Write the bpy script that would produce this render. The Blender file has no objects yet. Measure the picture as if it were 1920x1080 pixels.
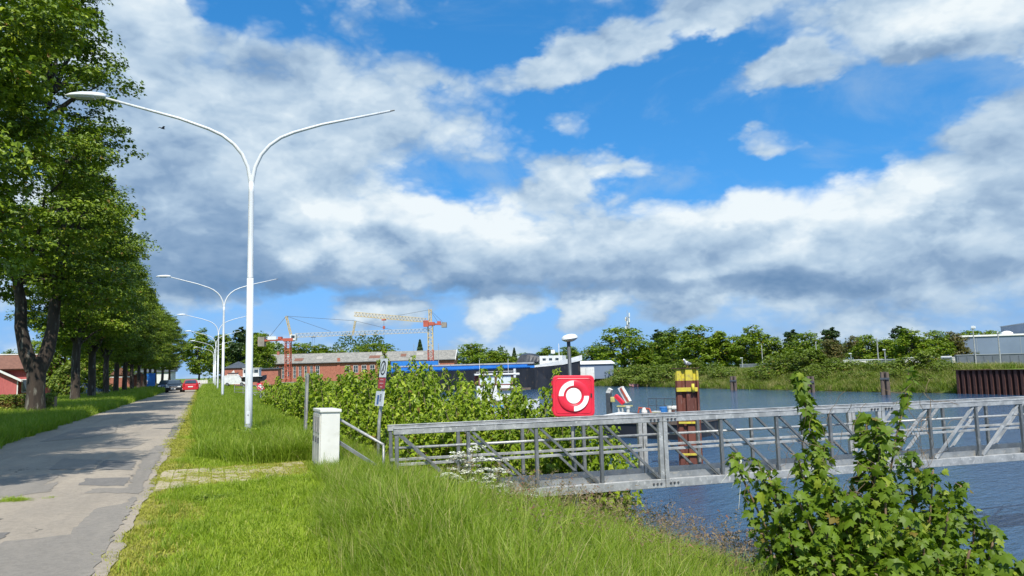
import bpy, bmesh, math, random
import numpy as np
from mathutils import Vector, Matrix
random.seed(7)
SC = bpy.context.scene
COL = SC.collection
R = math.radians
# ------------------------------------------------------------------ camera
FPX, EYE = 1400.0, 1.65            # focal length in photo pixels, eye height above the road
YAW, PITCH, ROLL = R(22.2513), R(6.2356), R(1.5)
fwd = Vector((math.sin(YAW)*math.cos(PITCH), math.cos(YAW)*math.cos(PITCH), math.sin(PITCH)))
_r0 = Vector((math.cos(YAW), -math.sin(YAW), 0)); _u0 = _r0.cross(fwd)
rgt = math.cos(ROLL)*_r0 - math.sin(ROLL)*_u0
upv = rgt.cross(fwd)
cd = bpy.data.cameras.new('camera'); cam = bpy.data.objects.new('camera', cd); COL.objects.link(cam)
cd.sensor_width = 36.0; cd.lens = 36.0*FPX/1920.0; cd.clip_end = 6000; cd.clip_start = 0.05
m = Matrix((rgt, upv, -fwd)).transposed().to_4x4(); m.translation = (0, 0, EYE)
cam.matrix_world = m
SC.camera = cam
hf = Vector((math.sin(YAW), math.cos(YAW), 0))
def ray(px, py): return fwd + rgt*((px-960)/FPX) - upv*((py-540)/FPX)
def hor(px):
    lo, hi = 300.0, 1000.0
    for _ in range(40):
        mid = (lo+hi)/2
        if ray(px, mid).z > 0: lo = mid
        else: hi = mid
    return lo
def D(px, depth, z=0.0):            # place on the ground: bearing of a photo column at a depth in metres
    d = ray(px, hor(px)); t = depth/d.dot(hf)
    return Vector((d.x*t, d.y*t, z))
def DP(px, py, depth):              # point seen at (px, py) at that depth
    d = ray(px, py); t = depth/d.dot(hf)
    return Vector((d.x*t, d.y*t, EYE+d.z*t))
def AX(px, X, z=0.0):
    d = ray(px, hor(px)); t = X/d.x
    return Vector((X, d.y*t, z))
# ------------------------------------------------------------------ node helper
class NT:
    def __init__(s, tree): s.t = tree; tree.nodes.clear()
    def n(s, typ, ins=None, **props):
        nd = s.t.nodes.new(typ)
        for k, v in props.items(): setattr(nd, k, v)
        for k, v in (ins or {}).items():
            sk = nd.inputs[k]
            if isinstance(v, bpy.types.NodeSocket): s.t.links.new(v, sk)
            elif v is not None: sk.default_value = v
        return nd
    def m(s, op, a, b=None, c=None, clamp=False):
        nd = s.t.nodes.new('ShaderNodeMath'); nd.operation = op; nd.use_clamp = clamp
        for i, v in enumerate((a, b, c)):
            if v is None: continue
            if isinstance(v, bpy.types.NodeSocket): s.t.links.new(v, nd.inputs[i])
            else: nd.inputs[i].default_value = v
        return nd.outputs[0]
    def v(s, op, a, b=None, scale=None):
        nd = s.t.nodes.new('ShaderNodeVectorMath'); nd.operation = op
        for i, v in enumerate((a, b)):
            if v is None: continue
            if isinstance(v, bpy.types.NodeSocket): s.t.links.new(v, nd.inputs[i])
            else: nd.inputs[i].default_value = v
        if scale is not None: nd.inputs['Scale'].default_value = scale
        return nd.outputs['Value'] if op in ('LENGTH', 'DOT_PRODUCT', 'DISTANCE') else nd.outputs[0]
    def mr(s, val, a, b, c=0.0, d=1.0, smooth=True):
        nd = s.n('ShaderNodeMapRange', {'Value': val, 'From Min': a, 'From Max': b, 'To Min': c, 'To Max': d})
        nd.interpolation_type = 'SMOOTHSTEP' if smooth else 'LINEAR'
        return nd.outputs[0]
    def mix(s, f, a, b, mode='MIX'):
        nd = s.t.nodes.new('ShaderNodeMix'); nd.data_type = 'RGBA'; nd.blend_type = mode
        for i, v in ((0, f), (6, a), (7, b)):
            if isinstance(v, bpy.types.NodeSocket): s.t.links.new(v, nd.inputs[i])
            elif i == 0: nd.inputs[0].default_value = v
            else: nd.inputs[i].default_value = (*v, 1) if len(v) == 3 else v
        return nd.outputs[2]
    def noise(s, vec, scale, detail=4, rough=0.5, dist=0.0, out=0):
        return s.n('ShaderNodeTexNoise', {'Vector': vec, 'Scale': scale, 'Detail': detail, 'Roughness': rough, 'Distortion': dist}).outputs[out]
# ------------------------------------------------------------------ sky and sun
SUN_EL, SHADOW_AZ = R(52), R(15)
W = bpy.data.worlds.new('World'); SC.world = W; W.use_nodes = True
def build_sky():
    N = NT(W.node_tree)
    dirv = N.n('ShaderNodeTexCoord').outputs['Generated']
    sep = N.n('ShaderNodeSeparateXYZ', {0: dirv})
    x, y, z = sep.outputs
    lift = N.n('ShaderNodeCombineXYZ', {0: x, 1: y, 2: N.m('ADD', N.m('MULTIPLY', N.m('MAXIMUM', z, 0.0), 0.9), 0.20)}).outputs[0]
    sky = N.n('ShaderNodeTexSky', {'Vector': N.v('NORMALIZE', lift)}, sky_type='NISHITA', sun_disc=False, sun_elevation=SUN_EL, sun_rotation=math.pi+SHADOW_AZ,
              air_density=1.0, dust_density=0.3, ozone_density=3.0, altitude=0.0).outputs[0]
    hs = N.n('ShaderNodeHueSaturation', {'Hue': 0.496, 'Saturation': 1.34, 'Value': 1.72, 'Color': sky}).outputs[0]
    hs = N.mix(N.mr(z, 0.20, -0.02, 0.0, 0.85), hs, tuple(c/0.115 for c in (0.27, 0.42, 0.66)))
    az = N.m('ARCTAN2', x, y); el = N.m('ARCSINE', z)
    # cloud layer coordinates: flat layers seen in perspective towards the horizon
    cv = N.v('MULTIPLY', dirv, (1.25, 1.25, 2.1))
    cv2 = N.v('ADD', cv, (0.0, -0.015, 0.07))
    warp = N.noise(cv, 6.0, 5, 0.6, 0.0, 1)
    ang = N.n('ShaderNodeCombineXYZ', {0: az, 1: el, 2: 0.0}).outputs[0]
    wv = N.v('MULTIPLY', N.v('SUBTRACT', warp, (0.5, 0.5, 0.5)), (0.13, 0.075, 0.0))
    ang = N.v('ADD', ang, wv)
    cw = N.v('ADD', cv, N.v('MULTIPLY', N.v('SUBTRACT', warp, (0.5, 0.5, 0.5)), (0.10, 0.10, 0.06)))
    cw2 = N.v('ADD', cw, (0.0, -0.015, 0.07))
    def field(v):
        f = N.noise(v, 3.3, 8, 0.5, 0.2)
        vo = N.n('ShaderNodeTexVoronoi', {'Vector': v, 'Scale': 6.0, 'Detail': 3.0, 'Roughness': 0.55, 'Lacunarity': 2.3, }, feature='F1').outputs[0]
        return N.m('ADD', N.m('MULTIPLY', f, 0.72), N.m('MULTIPLY', N.m('SUBTRACT', 0.92, vo), 0.30))
    def blobs(items, start):
        acc = start
        for px, py, rx, ry, w in items:
            d = ray(px, py).normalized(); a0, e0 = math.atan2(d.x, d.y), math.asin(d.z)
            dd = N.v('MULTIPLY', N.v('SUBTRACT', ang, (a0, e0, 0)), (FPX/rx, FPX/ry, 0))
            q = N.mr(N.v('LENGTH', dd), 1.25, 0.35, 0.0, w)
            acc = N.m('ADD', acc, q) if acc is not None else q
        return acc
    cov = blobs([
        (1400, 190, 360, 150, -0.82), (1660, 210, 210, 95, -0.7), (985, 70, 260, 85, -0.6), (1190, 250, 330, 105, -0.36), (1285, 75, 50, 40, -0.6), (1580, 118, 46, 50, -0.5), (490, 15, 130, 60, -0.6),
        (870, 340, 150, 40, -0.34), (1320, 350, 170, 22, -0.3), (1830, 140, 110, 30, -0.3),
        (1010, 612, 430, 40, -0.62), (560, 590, 190, 34, -0.45), (420, 190, 420, 190, 0.55), (330, 430, 420, 150, 0.6), (150, 640, 260, 40, -0.1), (1750, 460, 380, 120, 0.5), (1650, 610, 420, 46, 0.22),
        (1120, 98, 160, 56, 1.3), (985, 135, 80, 36, 0.7), (1450, 148, 140, 50, 1.5), (1455, 250, 135, 46, 1.45), (1330, 12, 120, 36, 0.8),
        (1720, 45, 200, 80, 1.0), (1090, 225, 80, 34, 0.6), (1270, 60, 60, 20, 0.4), (820, 130, 110, 40, 0.35), (1230, 310, 90, 20, 0.5), (1540, 175, 30, 16, 0.5), (1120, 290, 130, 40, 0.7), (1850, 330, 240, 150, 0.5), (1010, 350, 130, 30, 0.45),
        (930, 592, 70, 40, 0.95), (1082, 590, 66, 40, 1.0), (705, 590, 120, 36, 0.9), (1270, 585, 70, 24, 0.6), (1420, 480, 500, 100, 0.3), (900, 450, 420, 110, 0.35),
        ], 0.60)
    n1 = field(cw); n2 = field(cw2)
    amp = 2.4
    d1 = N.m('ADD', cov, N.m('MULTIPLY', N.m('SUBTRACT', n1, 0.5), amp))
    dens = N.mr(d1, -0.16, 0.50)
    # shading: thick cloud above darkens the base, towards the sun (overhead, behind) it is bright
    shade = N.m('MULTIPLY', N.m('SUBTRACT', n1, n2), 1.35)
    lit = blobs([
        (880, 400, 360, 60, 0.36), (640, 480, 140, 30, 0.3), (1100, 120, 130, 40, 0.22), (1450, 150, 90, 26, 0.2), (1800, 15, 130, 50, 0.35), (1600, 360, 260, 60, 0.32), (1380, 390, 220, 34, 0.26), (600, 320, 260, 90, 0.1),
        (930, 580, 50, 22, 0.25), (1085, 582, 50, 22, 0.32), (710, 585, 90, 20, 0.3), (250, 60, 200, 70, 0.12),
        (930, 545, 420, 24, -0.3), (1420, 538, 300, 26, -0.22), (1650, 515, 300, 40, -0.2), (712, 448, 62, 34, -0.34), (1740, 405, 80, 22, -0.28), (330, 400, 190, 130, -0.26), (300, 520, 260, 40, -0.3),
        (1690, 110, 110, 30, -0.3), (1000, 500, 260, 30, -0.16), (1860, 470, 160, 34, -0.15), (560, 540, 200, 26, -0.25),
        ], 0.57)
    br = N.m('ADD', N.m('ADD', lit, shade), N.m('MULTIPLY', N.m('SUBTRACT', N.noise(cw, 5.0, 5, 0.5), 0.5), 0.6), clamp=True)
    ramp = N.n('ShaderNodeValToRGB', {0: br}); cr = ramp.color_ramp
    cr.elements[0].position = 0.0; cr.elements[0].color = (0.155, 0.275, 0.46, 1)
    cr.elements[1].position = 1.0; cr.elements[1].color = (0.88, 0.95, 0.98, 1)
    for p, c in ((0.3, (0.27, 0.40, 0.58, 1)), (0.55, (0.46, 0.60, 0.75, 1)), (0.78, (0.66, 0.78, 0.88, 1))):
        e = cr.elements.new(p); e.color = c
    cl = N.v('SCALE', ramp.outputs[0], scale=0.88/0.115)
    veil = N.m('MULTIPLY', N.mr(N.noise(N.v('MULTIPLY', dirv, (2.6, 2.6, 5.0)), 1.6, 7, 0.6, 0.6), 0.44, 0.72), 0.5)
    hs = N.mix(veil, hs, tuple(c/0.115 for c in (0.36, 0.50, 0.66)))
    out = N.mix(N.m('MULTIPLY', dens, 0.97), hs, cl)
    bg = N.n('ShaderNodeBackground', {'Color': out, 'Strength': 0.115})
    N.n('ShaderNodeOutputWorld', {'Surface': bg.outputs[0]})
build_sky()
W.cycles.sampling_method = 'MANUAL'; W.cycles.sample_map_resolution = 512
sd = bpy.data.lights.new('sun', 'SUN'); sun = bpy.data.objects.new('sun', sd); COL.objects.link(sun)
sd.energy = 5.0; sd.angle = R(0.5); sd.color = (1.0, 0.95, 0.86)
sv = Vector((math.sin(SHADOW_AZ)*math.cos(SUN_EL), math.cos(SHADOW_AZ)*math.cos(SUN_EL), -math.sin(SUN_EL)))
sun.rotation_euler = sv.to_track_quat('-Z', 'Y').to_euler(); sun.location = (-20, -60, 90)
vs = SC.view_settings; vs.view_transform = 'Standard'; vs.look = 'None'; vs.exposure = 0.2; vs.gamma = 1.0; vs.use_curve_mapping = False
SC.cycles.max_bounces = 6; SC.cycles.transparent_max_bounces = 8; SC.cycles.diffuse_bounces = 3; SC.cycles.glossy_bounces = 3; SC.cycles.transmission_bounces = 4
SC.cycles.use_denoising = True
# ------------------------------------------------------------------ materials
MATS = {}
def pmat(name, c1, c2=None, scale=4.0, rough=0.6, metal=0.0, bump=0.0, bscale=None, detail=5, spec=0.5, stretch=(1, 1, 1), lo=0.35, hi=0.65, c3=None, s3=30.0, coat=0.0):
    """noise-mixed two or three colour surface with fine relief"""
    mt = bpy.data.materials.new(name); mt.use_nodes = True; N = NT(mt.node_tree)
    tc = N.n('ShaderNodeTexCoord').outputs['Object']
    v = N.v('MULTIPLY', tc, stretch) if stretch != (1, 1, 1) else tc
    c2 = c2 or tuple(min(1, a*0.8) for a in c1)
    f = N.mr(N.noise(v, scale, detail, 0.6), lo, hi)
    col = N.mix(f, c1, c2)
    if c3: col = N.mix(N.mr(N.noise(v, s3, 3, 0.6), 0.55, 0.7), col, c3)
    b = N.n('ShaderNodeBsdfPrincipled', {'Base Color': col, 'Roughness': rough, 'Metallic': metal, 'Specular IOR Level': spec, 'Coat Weight': coat})
    if bump:
        bn = N.n('ShaderNodeBump', {'Height': N.noise(v, bscale or scale*4, 5, 0.6), 'Strength': bump, 'Distance': 0.02})
        N.t.links.new(bn.outputs[0], b.inputs['Normal'])
    N.n('ShaderNodeOutputMaterial', {'Surface': b.outputs[0]})
    MATS[name] = mt; return mt
def leafmat(name, c1, c2, c3=None, trans=0.35, rough=0.45, clump=0.6, spec=0.35):
    mt = bpy.data.materials.new(name); mt.use_nodes = True; N = NT(mt.node_tree)
    g = N.n('ShaderNodeNewGeometry'); tc = N.n('ShaderNodeTexCoord').outputs['Object']
    rnd = g.outputs['Random Per Island']; orn = N.n('ShaderNodeObjectInfo').outputs['Random']
    f = N.m('ADD', N.m('MULTIPLY', rnd, 0.55), N.m('MULTIPLY', N.mr(N.noise(g.outputs['Position'], clump, 3), 0.35, 0.65), 0.45))
    col = N.mix(f, c1, c2)
    if c3: col = N.mix(N.m('GREATER_THAN', rnd, 0.86), col, c3)
    col = N.mix(N.m('GREATER_THAN', rnd, 0.978), col, (0.24, 0.15, 0.035))
    col = N.mix(N.m('MULTIPLY', orn, 0.5), col, tuple(a*0.72 for a in c1))
    p = N.n('ShaderNodeBsdfPrincipled', {'Base Color': col, 'Roughness': rough, 'Specular IOR Level': spec})
    tcol = N.mix(1.0, col, (1.0, 1.15, 0.45), 'MULTIPLY')
    t = N.n('ShaderNodeBsdfTranslucent', {'Color': tcol})
    mx = N.n('ShaderNodeMixShader', {0: trans, 1: p.outputs[0], 2: t.outputs[0]})
    N.n('ShaderNodeOutputMaterial', {'Surface': mx.outputs[0]})
    MATS[name] = mt; return mt
# ------------------------------------------------------------------ objects
def tag(o, label=None, cat=None, group=None, kind=None):
    if label: o['label'] = label
    if cat: o['category'] = cat
    if group: o['group'] = group
    if kind: o['kind'] = kind
    return o
def thing(name, label, cat, loc=(0, 0, 0), rz=0.0, group=None):
    o = bpy.data.objects.new(name, None); COL.objects.link(o)
    o.location = loc; o.rotation_euler = (0, 0, rz); o.empty_display_size = 0.2
    return tag(o, label, cat, group)
def link(name, me, mat=None, parent=None, loc=None, rot=None):
    if mat and not me.materials: me.materials.append(MATS[mat] if isinstance(mat, str) else mat)
    o = bpy.data.objects.new(name, me); COL.objects.link(o)
    if parent: o.parent = parent
    if loc is not None: o.location = loc
    if rot is not None: o.rotation_euler = rot
    return o
def np_mesh(name, V, F, smooth=False):
    V = np.asarray(V, dtype=np.float32); F = np.asarray(F, dtype=np.int32)
    me = bpy.data.meshes.new(name); k = F.shape[1]
    me.vertices.add(len(V)); me.vertices.foreach_set('co', V.ravel())
    me.loops.add(F.size); me.loops.foreach_set('vertex_index', F.ravel())
    me.polygons.add(len(F)); me.polygons.foreach_set('loop_start', np.arange(0, F.size, k, dtype=np.int32))
    me.polygons.foreach_set('use_smooth', np.full(len(F), smooth))
    me.update(calc_edges=True); return me
class MB:
    def __init__(s): s.V = []; s.F = []
    def add(s, vs, fs):
        b = len(s.V); s.V += [tuple(v) for v in vs]; s.F += [tuple(i+b for i in f) for f in fs]; return s
    def box(s, x0, x1, y0, y1, z0, z1):
        return s.add([(x0, y0, z0), (x1, y0, z0), (x1, y1, z0), (x0, y1, z0), (x0, y0, z1), (x1, y0, z1), (x1, y1, z1), (x0, y1, z1)],
                     [(3, 2, 1, 0), (4, 5, 6, 7), (0, 1, 5, 4), (1, 2, 6, 5), (2, 3, 7, 6), (3, 0, 4, 7)])
    def bar(s, p0, p1, w, h, up=(0, 0, 1)):
        p0, p1 = Vector(p0), Vector(p1); d = (p1-p0).normalized(); u = Vector(up)
        if abs(d.dot(u)) > 0.98: u = Vector((0, 1, 0))
        sx = d.cross(u).normalized()*(w/2); sy = sx.cross(d).normalized()*(h/2)
        q = [-sx-sy, sx-sy, sx+sy, -sx+sy]
        return s.add([p0+a for a in q]+[p1+a for a in q], [(3, 2, 1, 0), (4, 5, 6, 7), (0, 1, 5, 4), (1, 2, 6, 5), (2, 3, 7, 6), (3, 0, 4, 7)])
    def tube(s, pts, r, n=8, caps=True):
        pts = [Vector(p) for p in pts]; rs = r if isinstance(r, (list, tuple)) else [r]*len(pts)
        b = len(s.V); prev = None
        for i, p in enumerate(pts):
            d = (pts[min(i+1, len(pts)-1)]-pts[max(i-1, 0)]).normalized()
            if prev is None:
                u = d.orthogonal().normalized()
            else:
                u = (prev-d*prev.dot(d)).normalized()
            prev = u; w = d.cross(u)
            for k in range(n):
                a = 2*math.pi*k/n; s.V.append(tuple(p+(u*math.cos(a)+w*math.sin(a))*rs[i]))
        for i in range(len(pts)-1):
            for k in range(n):
                a, c = b+i*n+k, b+i*n+(k+1) % n
                s.F.append((a, c, c+n, a+n))
        if caps:
            s.F.append(tuple(b+k for k in reversed(range(n)))); s.F.append(tuple(b+(len(pts)-1)*n+k for k in range(n)))
        return s
    def prism(s, poly, a, b, axis='z'):
        f = {'z': lambda u, v, w: (u, v, w), 'y': lambda u, v, w: (u, w, v), 'x': lambda u, v, w: (w, u, v)}[axis]
        n = len(poly); vs = [f(u, v, a) for u, v in poly]+[f(u, v, b) for u, v in poly]
        return s.add(vs, [tuple(range(n)), tuple(reversed(range(n, 2*n)))]+[(i, i+n, (i+1) % n+n, (i+1) % n) for i in range(n)])
    def lathe(s, prof, n=16, c=(0, 0, 0)):
        b = len(s.V)
        for r, z in prof:
            for k in range(n):
                a = 2*math.pi*k/n; s.V.append((c[0]+r*math.cos(a), c[1]+r*math.sin(a), c[2]+z))
        for i in range(len(prof)-1):
            for k in range(n):
                a, d = b+i*n+k, b+i*n+(k+1) % n
                s.F.append((a, d, d+n, a+n))
        return s
    def mesh(s, name, bevel=0.0, smooth=False, seg=2, rec=True):
        me = bpy.data.meshes.new(name); me.from_pydata(s.V, [], s.F)
        bm = bmesh.new(); bm.from_mesh(me)
        if rec: bmesh.ops.recalc_face_normals(bm, faces=bm.faces)
        if bevel:
            bmesh.ops.bevel(bm, geom=[e for e in bm.edges if len(e.link_faces) == 2 and e.calc_face_angle(0) > 0.5], offset=bevel, segments=seg, affect='EDGES', profile=0.6)
        for f in bm.faces: f.smooth = smooth
        bm.to_mesh(me); bm.free()
        return me
    def build(s, name, mat, parent=None, bevel=0.0, smooth=False, loc=None, rot=None, seg=2):
        return link(name, s.mesh(name, bevel, smooth, seg), mat, parent, loc, rot)
def rot2(x, y, a): return x*math.cos(a)-y*math.sin(a), x*math.sin(a)+y*math.cos(a)
ORD = ['first', 'second', 'third', 'fourth', 'fifth', 'sixth', 'seventh', 'eighth', 'ninth', 'tenth', 'eleventh', 'twelfth', 'thirteenth', 'fourteenth', 'fifteenth', 'sixteenth', 'seventeenth', 'eighteenth', 'nineteenth', 'twentieth', 'twenty-first', 'twenty-second', 'twenty-third', 'twenty-fourth']
# ================================================================== terrain, road, water
def nz(x, y, s, seed=0):            # cheap smooth value noise for terrain and placement
    x = np.asarray(x, float)*s+seed*17.3; y = np.asarray(y, float)*s-seed*9.1
    return (np.sin(x*1.0+1.3*np.sin(y*0.7))+np.sin(y*1.3+1.1*np.sin(x*0.9+2))+0.5*np.sin(2.3*x+1.7*y+seed))/2.5
NB = ([-1e4, 1.8, 2.8, 4.0, 5.0, 6.5, 7.6, 8.6, 10.0, 12], [0, 0, -.32, -.58, -.88, -1.28, -1.68, -2.2, -2.8, -3.2])
FB = ([60, 68, 70.8, 73, 79, 82, 88, 1e4], [-3.2, -3.0, -2.2, -1.3, .35, .3, -.9, -.9])
FQ = ([60, 71.95, 72.6, 88, 96, 1e4], [-3.2, -3.2, .36, .36, -.9, -.9])
def sm(t): t = np.clip(t, 0, 1); return t*t*(3-2*t)
def hz(x, y):
    x = np.asarray(x, float); y = np.asarray(y, float)
    wob = 0.35*nz(x*0, y, 0.22)*sm((y-14)/8)
    near = np.interp(x+wob, *NB)
    fb = np.interp(x+1.2*nz(y, y*0, 0.09), *FB); fq = np.interp(x, *FQ)
    far = fb+(fq-fb)*sm((54.9-y)/0.8)
    z = np.where(x < 40, near, far)
    end = sm((y-150-0.12*x*0)/14)   # head of the basin
    land = np.interp(x, [-1e4, 60, 90, 1e4], [0.0, 0.0, -.9, -.9])
    z = z+(np.maximum(land, z)-z)*end
    z = z+0.03*nz(x, y, 0.9, 1)*sm((np.abs(x+2.8)-2.6)/1.5)*np.where(x < 8.6, 1, 0.3)
    z = z-0.016*sm((-x-.25)/.35)*sm((x+5.5)/.35)*(y < 175)
    return z
def H(x, y): return float(hz(x, y))
def axis(a): return np.unique(np.concatenate(a))
xs = axis([np.geomspace(14, 1600, 40)*-1, np.arange(-14, 12.01, .22), np.arange(12, 66, 4.), np.arange(66, 92, .6), np.geomspace(92, 1600, 30)])
ys = axis([np.arange(-60, 4, 4.), np.arange(4, 30, .3), np.arange(30, 70, .8), np.arange(54, 56, .2), np.arange(70, 180, 2.2), np.geomspace(180, 2600, 36)])
gx, gy = np.meshgrid(xs, ys); gzv = hz(gx, gy)
V = np.stack([gx.ravel(), gy.ravel(), gzv.ravel()], 1)
nx, ny = len(xs), len(ys)
i, j = np.meshgrid(np.arange(nx-1), np.arange(ny-1)); a = (j*nx+i).ravel()
def ground_material():
    mt = bpy.data.materials.new('ground_grass'); mt.use_nodes = True; N = NT(mt.node_tree)
    p = N.n('ShaderNodeNewGeometry').outputs['Position']; s = N.n('ShaderNodeSeparateXYZ', {0: p}); X, Y, Z = s.outputs
    col = N.mix(N.mr(N.noise(p, .7, 5, .6), .35, .65), (.105, .17, .022), (.15, .215, .035))
    col = N.mix(N.mr(N.noise(p, 9, 5, .7), .45, .7), col, (.075, .115, .02))
    col = N.mix(N.mr(N.noise(p, 60, 3, .7), .5, .75), col, (.20, .24, .05))
    # dry yellow moss creeping along the edge of the asphalt
    e = N.m('ADD', X, N.m('MULTIPLY', N.m('SUBTRACT', N.noise(p, 2.2, 5, .65), .5), 1.0))
    moss = N.m('MULTIPLY', N.mr(e, .28, -.45), N.mr(X, -1.4, -.9))
    col = N.mix(moss, col, N.mix(N.mr(N.noise(p, 35, 4, .7), .4, .6), (.36, .34, .08), (.25, .22, .10)))
    soil = N.mr(N.m('ADD', Z, N.m('MULTIPLY', N.noise(p, 1.5, 4), .8)), -1.2, -1.75)
    col = N.mix(soil, col, (.07, .055, .035))
    b = N.n('ShaderNodeBsdfPrincipled', {'Base Color': col, 'Roughness': .95, 'Specular IOR Level': .1})
    bn = N.n('ShaderNodeBump', {'Height': N.noise(p, 40, 6, .7), 'Strength': .8, 'Distance': .04}); N.t.links.new(bn.outputs[0], b.inputs['Normal'])
    N.n('ShaderNodeOutputMaterial', {'Surface': b.outputs[0]}); return mt
ground = link('ground', np_mesh('ground', V, np.stack([a, a+1, a+nx+1, a+nx], 1), True), ground_material())
tag(ground, 'grassy ground sloping from the verge to the harbour', None, None, 'structure')
# ---- water
def water_material():
    mt = bpy.data.materials.new('harbour_water'); mt.use_nodes = True; N = NT(mt.node_tree)
    p = N.n('ShaderNodeNewGeometry').outputs['Position']
    d = N.n('ShaderNodeVectorRotate', {'Vector': p, 'Angle': R(-22)}, rotation_type='Z_AXIS').outputs[0]
    v1 = N.v('MULTIPLY', d, (.8, 2.2, 1)); v2 = N.v('MULTIPLY', d, (3.0, 7.5, 1))
    h = N.m('ADD', N.m('MULTIPLY', N.noise(v1, 1.0, 4, .55, .4), 1.0), N.m('MULTIPLY', N.noise(v2, 1.0, 5, .65, .3), .62))
    h = N.m('ADD', h, N.m('MULTIPLY', N.noise(p, .08, 2, .5), .5))
    bn = N.n('ShaderNodeBump', {'Height': h, 'Strength': 1.0, 'Distance': .075})
    gust = N.mr(N.noise(N.v('MULTIPLY', p, (.02, .05, 1)), 1.0, 3), .35, .65)
    col = N.mix(gust, (.020, .060, .125), (.030, .080, .155))
    b = N.n('ShaderNodeBsdfPrincipled', {'Base Color': col, 'Roughness': .09, 'IOR': 1.33, 'Specular IOR Level': .5, 'Normal': bn.outputs[0]})
    N.n('ShaderNodeOutputMaterial', {'Surface': b.outputs[0]}); return mt
WZ = -2.0
wat = MB().add([(7.0, -120, WZ), (75, -120, WZ), (75, 166, WZ), (7.0, 166, WZ)], [(0, 1, 2, 3)]).build('harbour_water', water_material())
tag(wat, 'rippled blue harbour water between the two banks', None, None, 'structure')
# ---- road: worn pale asphalt with ragged edges and darker patches laid over it
def asphalt(name, c1, c2, c3, wear=True):
    mt = bpy.data.materials.new(name); mt.use_nodes = True; N = NT(mt.node_tree)
    p = N.n('ShaderNodeNewGeometry').outputs['Position']
    ps = N.v('MULTIPLY', p, (1, .35, 1))
    col = N.mix(N.mr(N.noise(ps, .9, 5, .62), .38, .62), c1, c2)
    col = N.mix(N.mr(N.noise(p, 90, 4, .75), .48, .72), col, c3)
    col = N.mix(N.mr(N.noise(p, 260, 2, .8), .58, .75), col, tuple(a*.45 for a in c2))
    col = N.mix(N.m('MULTIPLY', N.mr(N.noise(p, 14, 6, .75), .42, .62), .45), col, tuple(a*.72 for a in c2))
    col = N.mix(N.m('MULTIPLY', N.mr(N.noise(N.v('MULTIPLY', p, (2.2, .12, 1)), 1.0, 4, .6), .52, .7), .5), col, tuple(a*.8 for a in c2))
    if wear:
        cr = N.n('ShaderNodeTexVoronoi', {'Vector': N.v('ADD', N.v('MULTIPLY', p, (.55, .22, 1)), N.v('MULTIPLY', N.noise(p, 1.6, 4, .6, 0, 1), (.5, .3, 0))), 'Scale': 1.0}, feature='DISTANCE_TO_EDGE').outputs[0]
        crack = N.m('MULTIPLY', N.mr(cr, .006, .0015), N.mr(N.noise(p, .5, 2), .5, .6))
        col = N.mix(crack, col, (.06, .055, .05))
    b = N.n('ShaderNodeBsdfPrincipled', {'Base Color': col, 'Roughness': .85, 'Specular IOR Level': .25})
    bn = N.n('ShaderNodeBump', {'Height': N.noise(p, 150, 3, .8), 'Strength': .35, 'Distance': .01}); N.t.links.new(bn.outputs[0], b.inputs['Normal'])
    N.n('ShaderNodeOutputMaterial', {'Surface': b.outputs[0]}); MATS[name] = mt; return mt
asphalt('asphalt_pale', (.38, .325, .255), (.30, .262, .213), (.44, .385, .31))
asphalt('asphalt_patch_grey', (.275, .248, .21), (.228, .209, .182), (.33, .30, .26), False)
asphalt('asphalt_patch_dark', (.20, .187, .17), (.17, .162, .151), (.245, .23, .207), False)
def road_mesh():
    yy = np.concatenate([np.arange(-60, 4, 2.), np.arange(4, 60, .06), np.arange(60, 420, 1.5)])
    rg = np.random.default_rng(3); n = len(yy)
    jr = np.convolve(rg.normal(0, .05, n), np.hanning(11)/5, 'same')+.03*nz(yy, yy*0, 1.1); jl = np.convolve(rg.normal(0, .1, n), np.hanning(15)/7, 'same')+.08*nz(yy*0, yy, .5)
    fr = np.linspace(0, 1, 9); L = -4.98-.002*yy+jl; Rr = -.74-.0016*yy+jr
    bend = np.where(yy > 150, (yy-150)**2*.0007, 0)
    X = L[:, None]+(Rr-L)[:, None]*fr+bend[:, None]; Z = np.broadcast_to(.004+.035*np.sin(fr*math.pi)-.004*(fr > .99)-.004*(fr < .01), X.shape)
    V = np.stack([X.ravel(), np.repeat(yy, 9), Z.ravel()], 1)
    i, j = np.meshgrid(np.arange(8), np.arange(n-1)); a = (j*9+i).ravel()
    return np_mesh('road', V, np.stack([a, a+1, a+10, a+9], 1), True)
road = link('road', road_mesh(), 'asphalt_pale'); tag(road, 'narrow patched asphalt road running along the tree row', None, None, 'structure')
def crown_z(x): t = min(1, max(0, (x+4.98)/4.24)); return .004+.035*math.sin(t*math.pi)
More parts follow.
